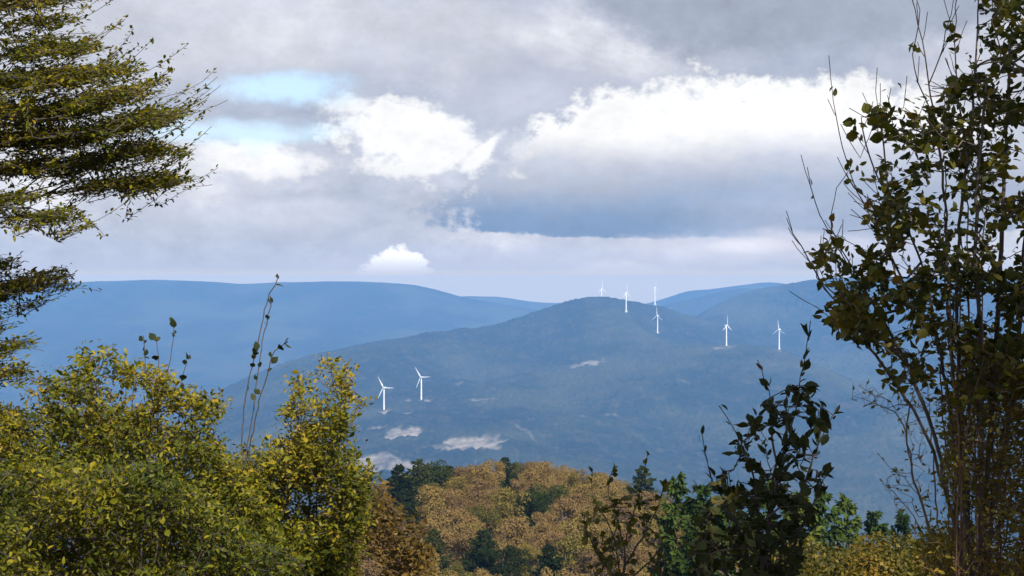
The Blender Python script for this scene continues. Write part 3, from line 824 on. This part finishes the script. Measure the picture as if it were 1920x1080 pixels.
def trunk_mesh(name, seed, h_, w_, mat, limbs=6, top=0.85):
    r = np.random.default_rng(seed); V = []; Fq = []; nv = 0
    def tube(P, R, seg=6):
        nonlocal nv
        P = np.array(P); T = unit(np.gradient(P, axis=0)); S = unit(np.cross(T, np.array([0.3, 0.9, 0.2]))); U = np.cross(T, S); a = np.arange(seg) * 2 * math.pi / seg
        V.append((P[:, None] + np.array(R)[:, None, None] * (S[:, None] * np.cos(a)[None, :, None] + U[:, None] * np.sin(a)[None, :, None])).reshape(-1, 3))
        i = nv + np.arange(len(P) * seg).reshape(len(P), seg); j = np.roll(i, -1, 1)
        Fq.append(np.stack([i[:-1], j[:-1], j[1:], i[1:]], -1).reshape(-1, 4)); nv += len(P) * seg
    z = np.linspace(-0.5, top * h_, 7); x = np.cumsum(r.normal(0, 0.02 * h_, 7)); y = np.cumsum(r.normal(0, 0.02 * h_, 7)); x -= x[0]; y -= y[0]
    R = 0.022 * h_ * (1 - 0.85 * (z + 0.5) / (top * h_ + 0.5)); tube(np.stack([x, y, z], -1), R)
    for q in range(limbs):
        t = 0.3 + (top - 0.4) * r.random(); zz = t * h_; a = r.random() * 6.28; b = np.array([np.interp(zz, z, x), np.interp(zz, z, y), zz]); ln = 0.38 * w_ * (0.7 + 0.5 * r.random())
        e = np.array([math.cos(a) * ln, math.sin(a) * ln, 0.55 * ln]); tube([b, b + e * 0.5 + np.array([0, 0, 0.08 * ln]), b + e], [0.009 * h_, 0.006 * h_, 0.002 * h_], 5)
    Fq = np.vstack(Fq); return mesh_np(name, np.vstack(V), Fq, np.full(len(Fq), 4), mat, True)
def conifer_mesh(name, seed, h_, w_, nf, size, mat, ragged=0.3, whorls=15, z0=0.12):
    r = np.random.default_rng(seed); P = []; T = []; Nn = []; tin = []
    for k in range(whorls):
        t = k / (whorls - 1); z = h_ * (z0 + (0.99 - z0) * t ** 0.9); ln0 = w_ * 0.5 * (1 - t) ** 0.75 * (1 - 0.35 * max(0, 0.25 - t) / 0.25) + 0.03 * w_
        nb = max(4, int(8 * (1 - t) + 3)); m_ = max(6, int(nf / whorls / nb * (0.5 + 1.2 * (1 - t))))
        for b in range(nb):
            a = 6.28 * (b + r.random()) / nb; ln = ln0 * (1 - ragged + 2 * ragged * r.random()); e = np.array([math.cos(a), math.sin(a), 0.0])
            s_ = r.random(m_) ** 0.7; sd = np.array([-e[1], e[0], 0])
            lift = 0.25 * t + 0.1 - 0.25 * (1 - t)
            pp = np.array([0, 0, z + r.normal(0, 0.012 * h_)]) + e * (s_ * ln)[:, None] + sd * (r.normal(0, 0.16, m_) * ln * (1.1 - s_))[:, None]
            pp[:, 2] += lift * ln * s_ + 0.14 * ln * s_ ** 2 + r.normal(0, 0.05 * ln, m_)
            P.append(pp); T.append(unit(e + r.normal(0, 0.45, (m_, 3)))); Nn.append(unit(np.array([0, 0, 1.0]) + r.normal(0, 0.5, (m_, 3)))); tin.append(np.clip(r.normal(0.45, 0.2, m_) + 0.2 * (s_ - 0.5), 0, 1))
    P = np.vstack(P); n = len(P); L = size * (0.6 + 0.8 * r.random(n))
    return leaf_mesh(name, P, np.vstack(T), np.vstack(Nn), L, L * 0.5, np.concatenate(tin), mat)

N_VAR = 7
aut = [(crown_mesh('autumn_crown', 100 + i, 6.4, 9.0, 4600, 0.27, M['autumn'], 20 + 3 * i, 0.25, 0.62), trunk_mesh('autumn_trunk', 200 + i, 9.0, 5.6, M['bark'], 6, 0.72)) for i in range(N_VAR)]
pines = [(crown_mesh('pine_crown', 300 + i, 6.4, 9.6, 5200, 0.3, M['pine'], 22, 0.30, 0.75) if i == 2 else conifer_mesh('pine_crown', 300 + i, 10.0, 6.4, 4200, 0.55, M['pine'], 0.35, 12, 0.2), trunk_mesh('pine_trunk', 330 + i, 9.4, 5.0, M['bark'], 3)) for i in range(3)]
firs = [(conifer_mesh('fir_crown', 400 + i, 16.0, 6.0, 9000, 0.42, M['fir'], 0.3, 22), trunk_mesh('fir_trunk', 430 + i, 16.0, 4.0, M['bark'], 2)) for i in range(3)]
def place_tree(name, label, cat, meshes, p, s, rz, group=None, sz=None):
    root = tag(empty(name, p), label, cat, group)
    root.scale = (s, s, sz or s); root.rotation_euler.z = rz
    link('crown', meshes[0], root); link('trunk', meshes[1], root)
    return root
def tree_top(px, py, D, full_h):
    """root place and scale for a tree whose top shows there"""
    p = at(px, py, D); g = float(ground_z(p[0], p[1])); return np.array([p[0], p[1], g]), (p[2] - g) / full_h
def spur_row(px):
    return np.interp(px, [560, 640, 690, 730, 780, 830, 870, 930, 1000, 1060, 1120, 1180, 1240, 1300, 1400, 1600], [985, 950, 915, 898, 880, 868, 862, 866, 868, 872, 888, 908, 930, 960, 1000, 1060])
pine_at = []
pine_list = [(785, 868, 205, 1, 'dark evergreen, right and larger of the two above the russet slope on the left crest'), (748, 880, 200, 0, 'dark evergreen left of the larger evergreen on the left end of the hill crest'), (812, 858, 212, 2, 'broad dark evergreen crowning the left end of the hill crest'),
             (760, 925, 180, 0, 'dark evergreen below the crest pair beside the russet shrub'), (948, 862, 236, 1, 'small lone evergreen poking above the middle of the hill crest'), (990, 915, 185, 2, 'dark evergreen in the middle of the orange hill'), (1022, 903, 190, 2, 'dark evergreen right of its neighbour in the middle of the orange hill'),
             (812, 1000, 150, 0, 'dark evergreen low on the orange hill above the russet shrub'), (905, 1000, 150, 1, 'dark evergreen at the foot of the orange hill in the centre'), (945, 1012, 145, 2, 'broad dark evergreen lowest in the centre of the orange hill'), (1030, 1030, 140, 0, 'dark evergreen at the bottom edge left of the sapling'),
             (1205, 882, 150, 0, 'dark pointed evergreen just behind the sapling tip at the right end of the hill')]
for px, py, D, v, lab in pine_list:
    hh = 4.6 if px == 948 else (8.8 if px < 850 and py < 900 else 7.2)
    cand = np.linspace(112, 262, 61); q_ = np.array([tree_top(px, py, d_, 1.0)[1] for d_ in cand])
    D = float(cand[int(np.argmin(np.abs(q_ - hh)))])
    p, sz_ = tree_top(px, py, D, 9.6); s = min(max(sz_ * 1.1, 0.35), 1.0); pine_at.append((px, py, D, p[0], p[1]))
    place_tree('evergreen_tree', lab, 'tree', pines[v], p, s, rng.random() * 6.28, 'dark evergreens on the near hill', max(sz_, 0.4))
placed = []
tries = 0
while len(placed) < 270 and tries < 20000:
    tries += 1
    D = 120 + 150 * rng.random(); px = 560 + 900 * rng.random()
    p = at(px, 900, D); 
    if any((p[0] - q[0]) ** 2 + (p[1] - q[1]) ** 2 < 3.3 ** 2 for q in placed): continue
    g = float(ground_z(p[0], p[1]))
    s = 0.58 + 0.36 * rng.random()
    x, y = pix(np.array([p[0], p[1], g + 9.0 * s * 0.93]))
    if y < spur_row(x): s *= max(0.55, 1 - (spur_row(x) - y) * D / F / (9 * s)); x, y = pix(np.array([p[0], p[1], g + 9.0 * s * 0.93]))
    if y < spur_row(x) - 3 or y > 1130: continue
    if any((abs(x - q[0]) < 32 and D < q[2] and y < q[1] + 42) or (p[0] - q[3]) ** 2 + (p[1] - q[4]) ** 2 < 3.6 ** 2 for q in pine_at): continue
    placed.append((p[0], p[1]))
    place_tree('autumn_tree', 'tan and orange autumn tree, one of the mass covering the near rounded hill', 'tree', aut[rng.integers(N_VAR)], (p[0], p[1], g), s, rng.random() * 6.28, 'autumn trees on the near hill')
fir_list = [(1268, 908, 95, 0, 'green conifer at the left of the conifer group behind the dark shrub'), (1315, 925, 88, 1, 'green conifer immediately left of the dark shrub'), (1365, 930, 80, 2, 'green conifer half hidden behind the dark shrub'), (1440, 925, 84, 0, 'green conifer wholly behind the dark shrub'),
            (1500, 938, 86, 1, 'green conifer showing at the right edge of the dark shrub'), (1545, 935, 92, 2, 'green conifer right of the dark shrub above the olive yellow trees'), (1585, 945, 110, 0, 'small pointed conifer top above the olive yellow trees'), (1640, 972, 105, 1, 'low conifer top between olive yellow trees and bare twigs'), (1690, 975, 100, 2, 'conifer top beside the pale bare twigs')]
for px, py, D, v, lab in fir_list:
    p = at(px, py, D); g = float(ground_z(p[0], p[1])); s = min((p[2] - g) / 15.8, 1.3); sw = 1.05
    root = tag(empty('conifer_tree', (p[0], p[1], p[2] - 15.8 * s)), lab, 'tree', 'conifers behind the dark shrub')
    root.scale = (sw, sw, s); root.rotation_euler.z = rng.random() * 6.28
    link('crown', firs[v][0], root); link('trunk', firs[v][1], root)
oy = [(crown_mesh('olive_crown', 500 + i, 4.4, 5.5, 22000, 0.085, M['olive_yellow'], 34, 0.25, 0.6), trunk_mesh('olive_trunk', 530 + i, 5.5, 3.6, M['bark'], 5, 0.62)) for i in range(2)]
for px, py, D, v, lab in [(1600, 985, 31, 0, 'olive yellow bushy tree left of the bottom right corner'), (1690, 1000, 28, 1, 'olive yellow bushy tree nearest to the foot of the large right tree'), (1525, 1015, 33, 1, 'olive yellow bushy tree beside the dark shrub at the bottom edge'), (1760, 990, 34, 0, 'olive yellow bushy tree behind the stems of the large right tree')]:
    p = at(px, py, D); g = float(ground_z(p[0], p[1])); s = (p[2] - g) / 5.3
    place_tree('bushy_tree', lab, 'tree', oy[v], (p[0], p[1], g), min(s, 1.4), rng.random() * 6.28, 'olive yellow trees at bottom right', s)

# unseen tree added behind the viewer to shade the right-hand foreground
place_tree('added_shade_tree', 'unseen tall broadleaf tree added behind the viewer to shade the right foreground', 'tree', (crown_mesh('shade_crown', 900, 5.8, 13.0, 3600, 0.34, M['right'], 22, 0.36, 0.8), trunk_mesh('shade_trunk', 901, 14.0, 6.0, M['bark'], 9)), (5.7, -2.8, float(ground_z(5.7, -2.8))), 1.0, 0.4)

# ------------------------------------------------------------------ left beech, its trunk just outside the picture
pl = Plant()
tb = onground(-420, 9.6)
pl.line([tb, at(-410, 600, 9.7), at(-430, 200, 9.8), at(-400, -250, 9.8), at(-420, -500, 9.9)], step=0.12)
for pts in ([(-410, 430, 9.7), (-150, 400, 9.7), (60, 372, 9.7), (200, 350, 9.8), (330, 352, 9.9), (402, 344, 10.0)],
            [(-425, 300, 9.7), (-200, 260, 9.4), (50, 235, 9.3), (220, 200, 9.3), (340, 170, 9.4), (410, 128, 9.5)],
            [(-425, 120, 9.7), (-150, 90, 10.1), (60, 70, 10.2), (180, 60, 10.2)],
            [(-420, 10, 9.7), (-150, -20, 9.5), (60, -10, 9.4), (170, 10, 9.4)],
            [(-410, 480, 9.7), (-200, 430, 9.2), (20, 395, 9.1), (150, 405, 9.1), (198, 442, 9.2)],
            [(-410, 560, 9.7), (-150, 530, 9.9), (30, 525, 9.9), (120, 540, 9.9), (185, 545, 9.9)],
            [(-410, 690, 9.7), (-150, 650, 9.3), (0, 640, 9.2), (85, 655, 9.2)]):
    pl.line(L3(pts), attach=True, step=0.11)
regs = [([(-120, -90), (165, -90), (178, 15), (150, 42), (60, 40), (-120, 30)], 9.0, 10.2, 420),
        ([(-120, 110), (30, 120), (90, 60), (190, 75), (265, 125), (330, 160), (300, 205), (390, 165), (385, 185), (330, 235), (250, 250), (120, 250), (-120, 250)], 8.8, 10.4, 1300),
        ([(-120, 250), (120, 240), (300, 230), (385, 230), (300, 262), (390, 290), (300, 300), (398, 345), (330, 350), (190, 345), (100, 320), (-120, 320)], 9.2, 10.4, 900),
        ([(-120, 345), (60, 355), (140, 375), (168, 408), (195, 438), (150, 412), (60, 408), (-120, 400)], 8.7, 9.6, 300),
        ([(-120, 478), (50, 480), (135, 505), (165, 548), (100, 562), (60, 575), (-120, 585)], 9.4, 10.2, 400),
        ([(-120, 595), (30, 600), (55, 615), (88, 655), (70, 700), (-120, 730)], 8.9, 9.8, 330)]
for k, (pg, d0, d1, n) in enumerate(regs):
    # flat fans of twigs, each running outwards and a little upwards
    q = np.asarray(pg, float); lo, hi = q.min(0), q.max(0)
    ns = int(n * 0.68); cnt_ = 0
    while cnt_ < ns:
        tx, ty_ = lo + (hi - lo) * rng.random(2)
        if not in_poly(np.array([tx]), np.array([ty_]), pg)[0]: continue
        if rng.random() > np.clip(0.42 + 0.75 * math.sin(2 * math.pi * (ty_ + 0.16 * tx + 26 * float(vnoise(np.array(tx / 90), np.array(ty_ / 90), 8))) / 54.0), 0.06, 1): continue
        cnt_ += 1
        D_ = d0 + (d1 - d0) * rng.random(); ln = rng.uniform(55, 120); an = math.radians(rng.normal(9, 8))
        dxp, dyp = ln * math.cos(an), -ln * math.sin(an)
        dd = rng.normal(0, 0.18)
        pl.line(L3([(tx - dxp, ty_ - dyp + 5, D_ + dd), (tx - dxp * 0.5, ty_ - dyp * 0.5 + 5, D_ + dd * 0.4), (tx, ty_, D_)]), attach=True, step=0.05, wob=0.003)
spread_tips(pl, 60, 0.30, (0.75, 0, 0.35), test=lambda p: pix(p)[0] > 150)
pl.finish(0.0017, 2.9)
lv = pl.leaves(per=3.2, tipn=2.0, tipj=0.012, rlim=0.0055, flat=1.9, spread=1.2, out=0.75, jitter=0.010, where=lambda P: (pix(P)[0] > -140) & (rng.random(len(P)) < np.clip(1.25 - (pix(P)[0] - 330) / 90, 0.15, 1)))
make_plant('beech_tree', 'dark green and bronze beech tree reaching in layered sprays from upper left edge', 'tree', pl, tb, M['beech'], M['beech_obj'], M['dark_bark'], 0.042, 0.5, [lv], 300)

# ------------------------------------------------------------------ left shrubs
def shrub(name, label, regs, base, lm, lmo, bark, Lm, ratio, count, per, rlim=0.005, stems=6, group=None, step=0.07, flat=0.7, extra=(), clump=0.25, tint=None, tips=20, tipl=0.14, out=0.6, r0=0.0016, bias=(0.1, 0, 0.9), tipn=7.0, expo=3.5):
    pl = Plant(); base = np.asarray(base, float)
    first = True; allp = []
    for k, rg in enumerate(regs): allp.append(poly_points(*rg[:4], rg[4] if len(rg) > 4 else clump, 11 + k, rg[5] if len(rg) > 5 else 70.0))
    allp = np.vstack(allp)
    pl.node(base, -1)
    tops = allp[rng.choice(len(allp), stems, replace=False)]
    for tp in tops:
        mid = base + (tp - base) * np.array([0.45, 0.45, 0.6]); pl.line([base + rng.normal(0, 0.05, 3) * np.array([1, 1, 0]), mid, tp], attach=True, step=step * 1.3)
    for ex in extra: pl.line(L3(ex), attach=True, step=step)
    pl.grow(allp, step=step, pathw=0.55, sag=0.03, wob=0.006)
    spread_tips(pl, tips, tipl, bias)
    pl.finish(r0, expo)
    lv = pl.leaves(per=per, rlim=rlim, flat=flat, out=out, jitter=0.012, tipn=tipn)
    return make_plant(name, label, 'shrub', pl, base, lm, lmo, bark, Lm, ratio, [lv], count, group, tint)
shrub('shrub', 'large yellow green autumn shrub filling the lower left, below the beech sprays',
      [([(-60, 700), (60, 705), (125, 705), (150, 668), (200, 655), (250, 685), (300, 685), (335, 725), (385, 745), (425, 760), (400, 800), (425, 850), (470, 900), (520, 980), (540, 1120), (-60, 1120)], 8.3, 9.5, 3800, 0.30, 64.0), ([(-60, 780), (100, 760), (330, 790), (430, 860), (520, 980), (540, 1120), (-60, 1120)], 9.6, 10.8, 3800, 0.0)],
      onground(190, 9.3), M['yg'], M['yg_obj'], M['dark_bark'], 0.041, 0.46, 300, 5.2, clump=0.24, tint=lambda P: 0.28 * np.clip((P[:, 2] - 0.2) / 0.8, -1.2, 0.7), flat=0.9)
shrub('shrub', 'yellow green shrub with a narrow pointed top, right of the large left shrub',
      [([(543, 650), (556, 700), (598, 690), (606, 664), (640, 690), (676, 686), (648, 722), (690, 752), (640, 780), (520, 785), (545, 740)], 9.6, 10.5, 150, 0.55, 34.0),
       ([(440, 850), (470, 800), (520, 775), (560, 745), (625, 765), (662, 795), (640, 840), (700, 885), (690, 950), (650, 1120), (430, 1120)], 9.4, 10.4, 2400, 0.36, 95.0), ([(450, 880), (520, 820), (600, 800), (650, 850), (680, 930), (640, 1120), (430, 1120)], 10.5, 11.4, 1500, 0.0)],
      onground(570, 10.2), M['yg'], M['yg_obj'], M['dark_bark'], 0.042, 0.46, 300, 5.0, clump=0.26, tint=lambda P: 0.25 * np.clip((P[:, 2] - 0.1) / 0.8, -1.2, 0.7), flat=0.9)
shrub('shrub', 'darker green shrub in front along the bottom left edge',
      [([(-60, 900), (80, 860), (180, 850), (300, 880), (420, 960), (470, 1010), (560, 1030), (600, 1120), (-60, 1120)], 6.6, 7.9, 2800, 0.5, 110.0), ([(-60, 900), (150, 870), (330, 900), (430, 990), (560, 1040), (580, 1120), (-60, 1120)], 7.8, 8.3, 1500, 0.0)],
      onground(220, 7.2), M['yg'], M['yg_obj'], M['dark_bark'], 0.034, 0.46, 300, 4.4, clump=0.15, tint=lambda P: np.full(len(P), -0.12), flat=0.9)
shrub('shrub', 'russet brown shrub between the left shrubs and the orange hill',
      [([(650, 1010), (655, 930), (700, 880), (720, 905), (735, 940), (790, 985), (810, 1050), (800, 1120), (590, 1120), (620, 1050)], 12.5, 14.0, 1000)],
      onground(700, 13.2), M['russet'], M['russet'], M['red_bark'], 0.06, 0.5, 0, 2.6, clump=0.3)

# thin upright shoots left
def shoots(name, label, stems, base, leafprob, lm, bark, Lm, ratio, r0, count=0, objm=None, subs=0):
    pl = Plant(); pl.node(base, -1)
    for s_ in stems: pl.line(L3(s_), attach=True, step=0.05, wob=0.003)
    pl.finish(r0, 2.6)
    lv = pl.leaves(per=leafprob, rlim=r0 * 1.6, flat=0.4, out=0.9, jitter=0.004)
    make_plant(name, label, 'shrub', pl, base, lm, objm or lm, bark, Lm, ratio, [lv], count, r_split=0.008)
shoots('leafless_shoot', 'thin dark upright shoots with few leaves between the two left shrubs', [[(455, 900, 9.0), (458, 760, 9.0), (480, 660, 9.0), (500, 570, 9.0), (522, 520, 9.0)], [(462, 900, 9.0), (478, 740, 9.05), (492, 640, 9.1), (510, 560, 9.1)], [(470, 900, 9.0), (490, 740, 8.9), (515, 660, 8.9), (540, 640, 8.9)]], onground(470, 9.0), 0.42, M['dark'], M['dark_bark'], 0.055, 0.45, 0.0035, 60, M['dark_obj'])
shoots('leafless_shoot', 'slender dark shoots rising above the large left shrub', [[(280, 800, 8.9), (272, 700, 8.9), (270, 630, 8.9)], [(300, 800, 8.9), (296, 700, 8.9), (292, 625, 8.9)], [(305, 800, 8.9), (315, 690, 8.9), (327, 605, 8.9)], [(330, 800, 8.9), (340, 720, 8.9), (352, 665, 8.9)]], onground(300, 8.95), 0.45, M['dark'], M['dark_bark'], 0.05, 0.5, 0.0026, 50, M['dark_obj'])

# ------------------------------------------------------------------ dark shrub right of centre
pl = Plant(); sb = onground(1430, 6.0); pl.node(sb, -1)
for s_ in ([(1430, 1150, 6.0), (1445, 950, 6.0), (1490, 780, 6.0), (1505, 690, 6.0), (1520, 598, 6.0)], [(1430, 1150, 6.0), (1450, 900, 6.1), (1445, 760, 6.1), (1420, 674, 6.1)], [(1425, 1150, 6.0), (1420, 950, 5.9), (1390, 830, 5.8), (1348, 762, 5.8)],
           [(1425, 1150, 6.0), (1380, 980, 6.0), (1335, 900, 6.0), (1318, 815, 6.0)], [(1435, 1150, 6.0), (1500, 930, 6.1), (1540, 820, 6.1), (1572, 762, 6.1)], [(1435, 1150, 6.0), (1500, 1000, 5.8), (1555, 880, 5.8)], [(1420, 1150, 6.0), (1330, 1040, 6.2), (1310, 960, 6.2)],
           [(1440, 1000, 6.0), (1470, 850, 5.8), (1478, 735, 5.8)]):
    pl.line(L3(s_), attach=True, step=0.05, wob=0.004)
pl.grow(poly_points([(1325, 930), (1360, 870), (1390, 800), (1425, 745), (1450, 715), (1470, 745), (1505, 705), (1530, 735), (1555, 780), (1525, 830), (1548, 870), (1558, 905), (1530, 940), (1500, 960), (1420, 960)], 5.6, 6.4, 150, 0.2, 5, 50), step=0.045, pathw=0.4, wob=0.003)
pl.grow(poly_points([(1290, 1130), (1300, 1010), (1330, 940), (1420, 920), (1500, 930), (1530, 960), (1510, 1010), (1480, 1130)], 5.6, 6.4, 520, 0.15, 6, 50), step=0.045, pathw=0.4, wob=0.003)
pl.finish(0.0019, 2.5)
lv1 = pl.leaves(per=2.1, rlim=0.0062, flat=0.35, out=1.5, spread=0.9, jitter=0.006, where=lambda P: rng.random(len(P)) < np.clip((pix(P)[1] - 480) / 260, 0.4, 1))
make_plant('shrub', 'dark broad leaved shrub silhouetted right of centre against the blue mountain', 'shrub', pl, sb, M['dark'], M['dark_obj'], M['dark_bark'], 0.052, 0.42, [lv1], 300)

# sapling
pl = Plant(); sb = onground(1165, 8.0); pl.node(sb, -1)
for s_ in ([(1165, 1150, 8), (1172, 1030, 8), (1190, 950, 8), (1208, 890, 8), (1215, 848, 8)], [(1165, 1100, 8), (1150, 1000, 8), (1115, 940, 8), (1112, 885, 8)], [(1170, 1030, 8), (1150, 950, 8.1), (1138, 910, 8.1), (1152, 876, 8.1)], [(1172, 1060, 8), (1215, 990, 7.9), (1240, 930, 7.9), (1245, 905, 7.9)], [(1165, 1090, 8), (1110, 1020, 7.9), (1095, 960, 7.9)], [(1170, 1100, 8), (1220, 1050, 8.1), (1255, 1000, 8.1)]):
    pl.line(L3(s_), attach=True, step=0.06, wob=0.004)
pl.grow(poly_points([(1090, 960), (1130, 920), (1200, 900), (1235, 930), (1245, 990), (1240, 1120), (1090, 1120)], 7.6, 8.4, 120, 0.3, 9, 40), step=0.05, pathw=0.4, wob=0.003)
pl.finish(0.002, 2.5)
lv = pl.leaves(per=1.6, rlim=0.005, flat=0.4, out=1.2, jitter=0.006)
make_plant('sapling', 'sparse brown green sapling in front of the orange hill, left of the dark shrub', 'sapling', pl, sb, M['olivebrown'], M['right_obj'], M['dark_bark'], 0.041, 0.45, [lv], 300)

# ------------------------------------------------------------------ large right tree
pl = Plant(); sb = onground(1835, 7.4); pl.node(sb, -1)
S = [[(1830, 1150, 7.4), (1805, 800, 7.4), (1795, 500, 7.4), (1825, 200, 7.4), (1838, -80, 7.4)], [(1850, 1150, 7.4), (1865, 700, 7.6), (1885, 300, 7.7), (1900, -80, 7.7)], [(1825, 1150, 7.4), (1750, 850, 7.2), (1660, 690, 7.1), (1580, 610, 7.1), (1480, 545, 7.1)],
     [(1820, 1150, 7.4), (1740, 780, 7.4), (1650, 590, 7.4), (1590, 500, 7.4), (1540, 405, 7.4), (1500, 290, 7.4)], [(1830, 1100, 7.4), (1770, 700, 7.6), (1720, 470, 7.6), (1640, 320, 7.6), (1612, 220, 7.6)], [(1835, 1100, 7.4), (1780, 600, 7.2), (1770, 350, 7.2), (1735, 110, 7.2), (1702, -30, 7.2)],
     [(1700, 560, 7.3), (1650, 440, 7.3), (1595, 330, 7.3), (1562, 190, 7.3)], [(1860, 1100, 7.4), (1905, 700, 7.3), (1930, 300, 7.3)], [(1840, 1100, 7.4), (1840, 700, 7.1), (1830, 400, 7.0), (1850, 150, 7.0)], [(1745, 160, 7.2), (1775, 60, 7.2), (1795, -40, 7.2)], [(1760, 250, 7.2), (1715, 130, 7.3), (1725, 20, 7.3)],
     [(1650, 620, 7.2), (1560, 560, 7.2), (1475, 410, 7.2)], [(1610, 560, 7.3), (1560, 430, 7.3), (1570, 350, 7.3)], [(1700, 700, 7.3), (1640, 620, 7.4), (1530, 520, 7.4)], [(1680, 520, 7.5), (1660, 300, 7.5), (1640, 170, 7.5)], [(1800, 300, 7.4), (1790, 100, 7.4), (1800, -40, 7.4)]]
for s_ in S: pl.line(L3(s_), attach=True, step=0.07, wob=0.004)
R1 = [([(1845, -30), (2110, -60), (2110, 160), (1900, 170), (1845, 110)], 330), ([(1770, 190), (1800, 145), (1850, 150), (2110, 140), (2110, 420), (1800, 420), (1780, 300)], 660), ([(1632, 215), (1650, 195), (1720, 200), (1775, 195), (1780, 260), (1740, 300), (1690, 260), (1650, 260)], 110),
      ([(1660, 300), (1780, 300), (1800, 430), (2110, 430), (2110, 560), (1640, 560), (1630, 430)], 560), ([(1525, 480), (1560, 450), (1620, 460), (1660, 520), (1640, 620), (1600, 640), (1545, 600), (1580, 560)], 170), ([(1600, 560), (2110, 560), (2110, 760), (1700, 760), (1655, 700)], 860)]
for k, (pg, n) in enumerate(R1): pl.grow(poly_points(pg, 6.7, 8.0, n, 0.55, 21 + k, 42), step=0.055, pathw=0.35, wob=0.005)
side_twigs(pl, 70, lambda p: pix(p)[0] < 1680 and pix(p)[1] < 560, 0.26)
side_twigs(pl, 40, lambda p: 1690 < pix(p)[0] < 1840 and pix(p)[1] < 200, 0.24)
spread_tips(pl, 25, 0.2, (-0.35, 0, 0.8), test=lambda p: pix(p)[0] < 1800)
pl.finish(0.0019, 3.0)
inR = lambda P: np.any([in_poly(*pix(P), pg) for pg, n in R1], axis=0) | (rng.random(len(P)) < 0.10)
lv = pl.leaves(per=1.7, tipn=3.0, tipj=0.024, rlim=0.0062, flat=0.35, out=0.7, jitter=0.010, where=inR)
make_plant('broadleaf_tree', 'tall many stemmed tree with dark olive leaves and bare upper twigs along right edge', 'tree', pl, sb, M['right'], M['right_obj'], M['bark'], 0.053, 0.6, [lv], 300)

# olive brown thicket under it
shrub('shrub', 'olive brown thicket of fine twigs and small leaves in the lower right corner',
      [([(1800, 640), (2110, 640), (2110, 1130), (1715, 1130), (1735, 1010), (1765, 900), (1775, 760)], 6.9, 8.8, 3600)], onground(1860, 7.9), M['olivebrown'], M['olivebrown'], M['red_bark'], 0.036, 0.45, 0, 2.8, stems=16, clump=0.2, flat=0.3, tipl=0.2, tips=30)
# thin reddish stems standing up through the thicket
stems_ = []
for k in range(11):
    x0 = rng.uniform(1775, 1915); x1 = x0 + rng.uniform(-35, 40); yt = rng.uniform(230, 640); d_ = rng.uniform(6.8, 7.6)
    stems_.append([(x0, 1120, d_), (x0 + rng.normal(0, 8), 850, d_), (0.5 * (x0 + x1) + rng.normal(0, 9), 0.5 * (850 + yt), d_), (x1, yt, d_)])
shoots('bare_shrub', 'thin upright reddish brown bare stems in front of the lower right thicket', stems_, onground(1850, 7.2), 0.10, M['olivebrown'], M['red_bark'], 0.035, 0.5, 0.0034)
# pale bare twigs
pl = Plant(); sb = onground(1765, 9.0); pl.node(sb, -1)
for s_ in ([(1765, 1100, 9), (1715, 900, 9), (1695, 800, 9), (1660, 765, 9), (1598, 742, 9)], [(1765, 1100, 9), (1720, 930, 9.1), (1670, 880, 9.1), (1650, 850, 9.1)], [(1715, 900, 9), (1700, 780, 8.9), (1730, 700, 8.9)], [(1770, 1050, 9), (1690, 940, 9.1), (1650, 905, 9.1)], [(1770, 1050, 9), (1750, 850, 9), (1740, 720, 9)]):
    pl.line(L3(s_), attach=True, step=0.06, wob=0.006)
pl.grow(poly_points([(1590, 745), (1600, 715), (1640, 720), (1720, 680), (1760, 760), (1740, 900), (1700, 860), (1680, 790), (1640, 770)], 8.7, 9.3, 130, 0.0, 3), step=0.05, pathw=0.2, wob=0.006)
pl.grow(poly_points([(1645, 900), (1670, 870), (1740, 900), (1760, 1000), (1720, 1010), (1680, 960)], 8.7, 9.3, 70, 0.0, 3), step=0.05, pathw=0.2, wob=0.006)
pl.finish(0.0016, 2.6)
lv = pl.leaves(per=0.18, rlim=0.0024, flat=0.4, out=0.9, jitter=0.004)
make_plant('bare_shrub', 'pale almost leafless twiggy shrub left of the lower right thicket', 'shrub', pl, sb, M['olivebrown'], M['olivebrown'], M['pale_bark'], 0.035, 0.5, [lv], 0)

# ------------------------------------------------------------------ haze: even air round the whole place
def box_obj(name, lo, hi):
    x0, y0, z0 = lo; x1, y1, z1 = hi
    V = [(x0, y0, z0), (x1, y0, z0), (x1, y1, z0), (x0, y1, z0), (x0, y0, z1), (x1, y0, z1), (x1, y1, z1), (x0, y1, z1)]
    Fq = [0, 3, 2, 1, 4, 5, 6, 7, 0, 1, 5, 4, 1, 2, 6, 5, 2, 3, 7, 6, 3, 0, 4, 7]
    return link(name, mesh_np(name, V, Fq, [4] * 6))
TOP = float(max(MZ.max(), 22.0, max(RIDGE_TOPS))) + 12.0
hz = box_obj('haze', (-9600, -9600, FLOOR - 26), (9600, 9600, TOP))
m, t, o = mat_new('haze_air')
pv = t.new('ShaderNodeVolumePrincipled')
pv.inputs['Color'].default_value = (0.23, 0.50, 1.0, 1.0)
pv.inputs['Density'].default_value = 0.00010
pv.inputs['Anisotropy'].default_value = 0.0
t.l.new(pv.outputs[0], o.inputs['Volume'])
hz.data.materials.append(m)
tag(hz, kind='stuff')
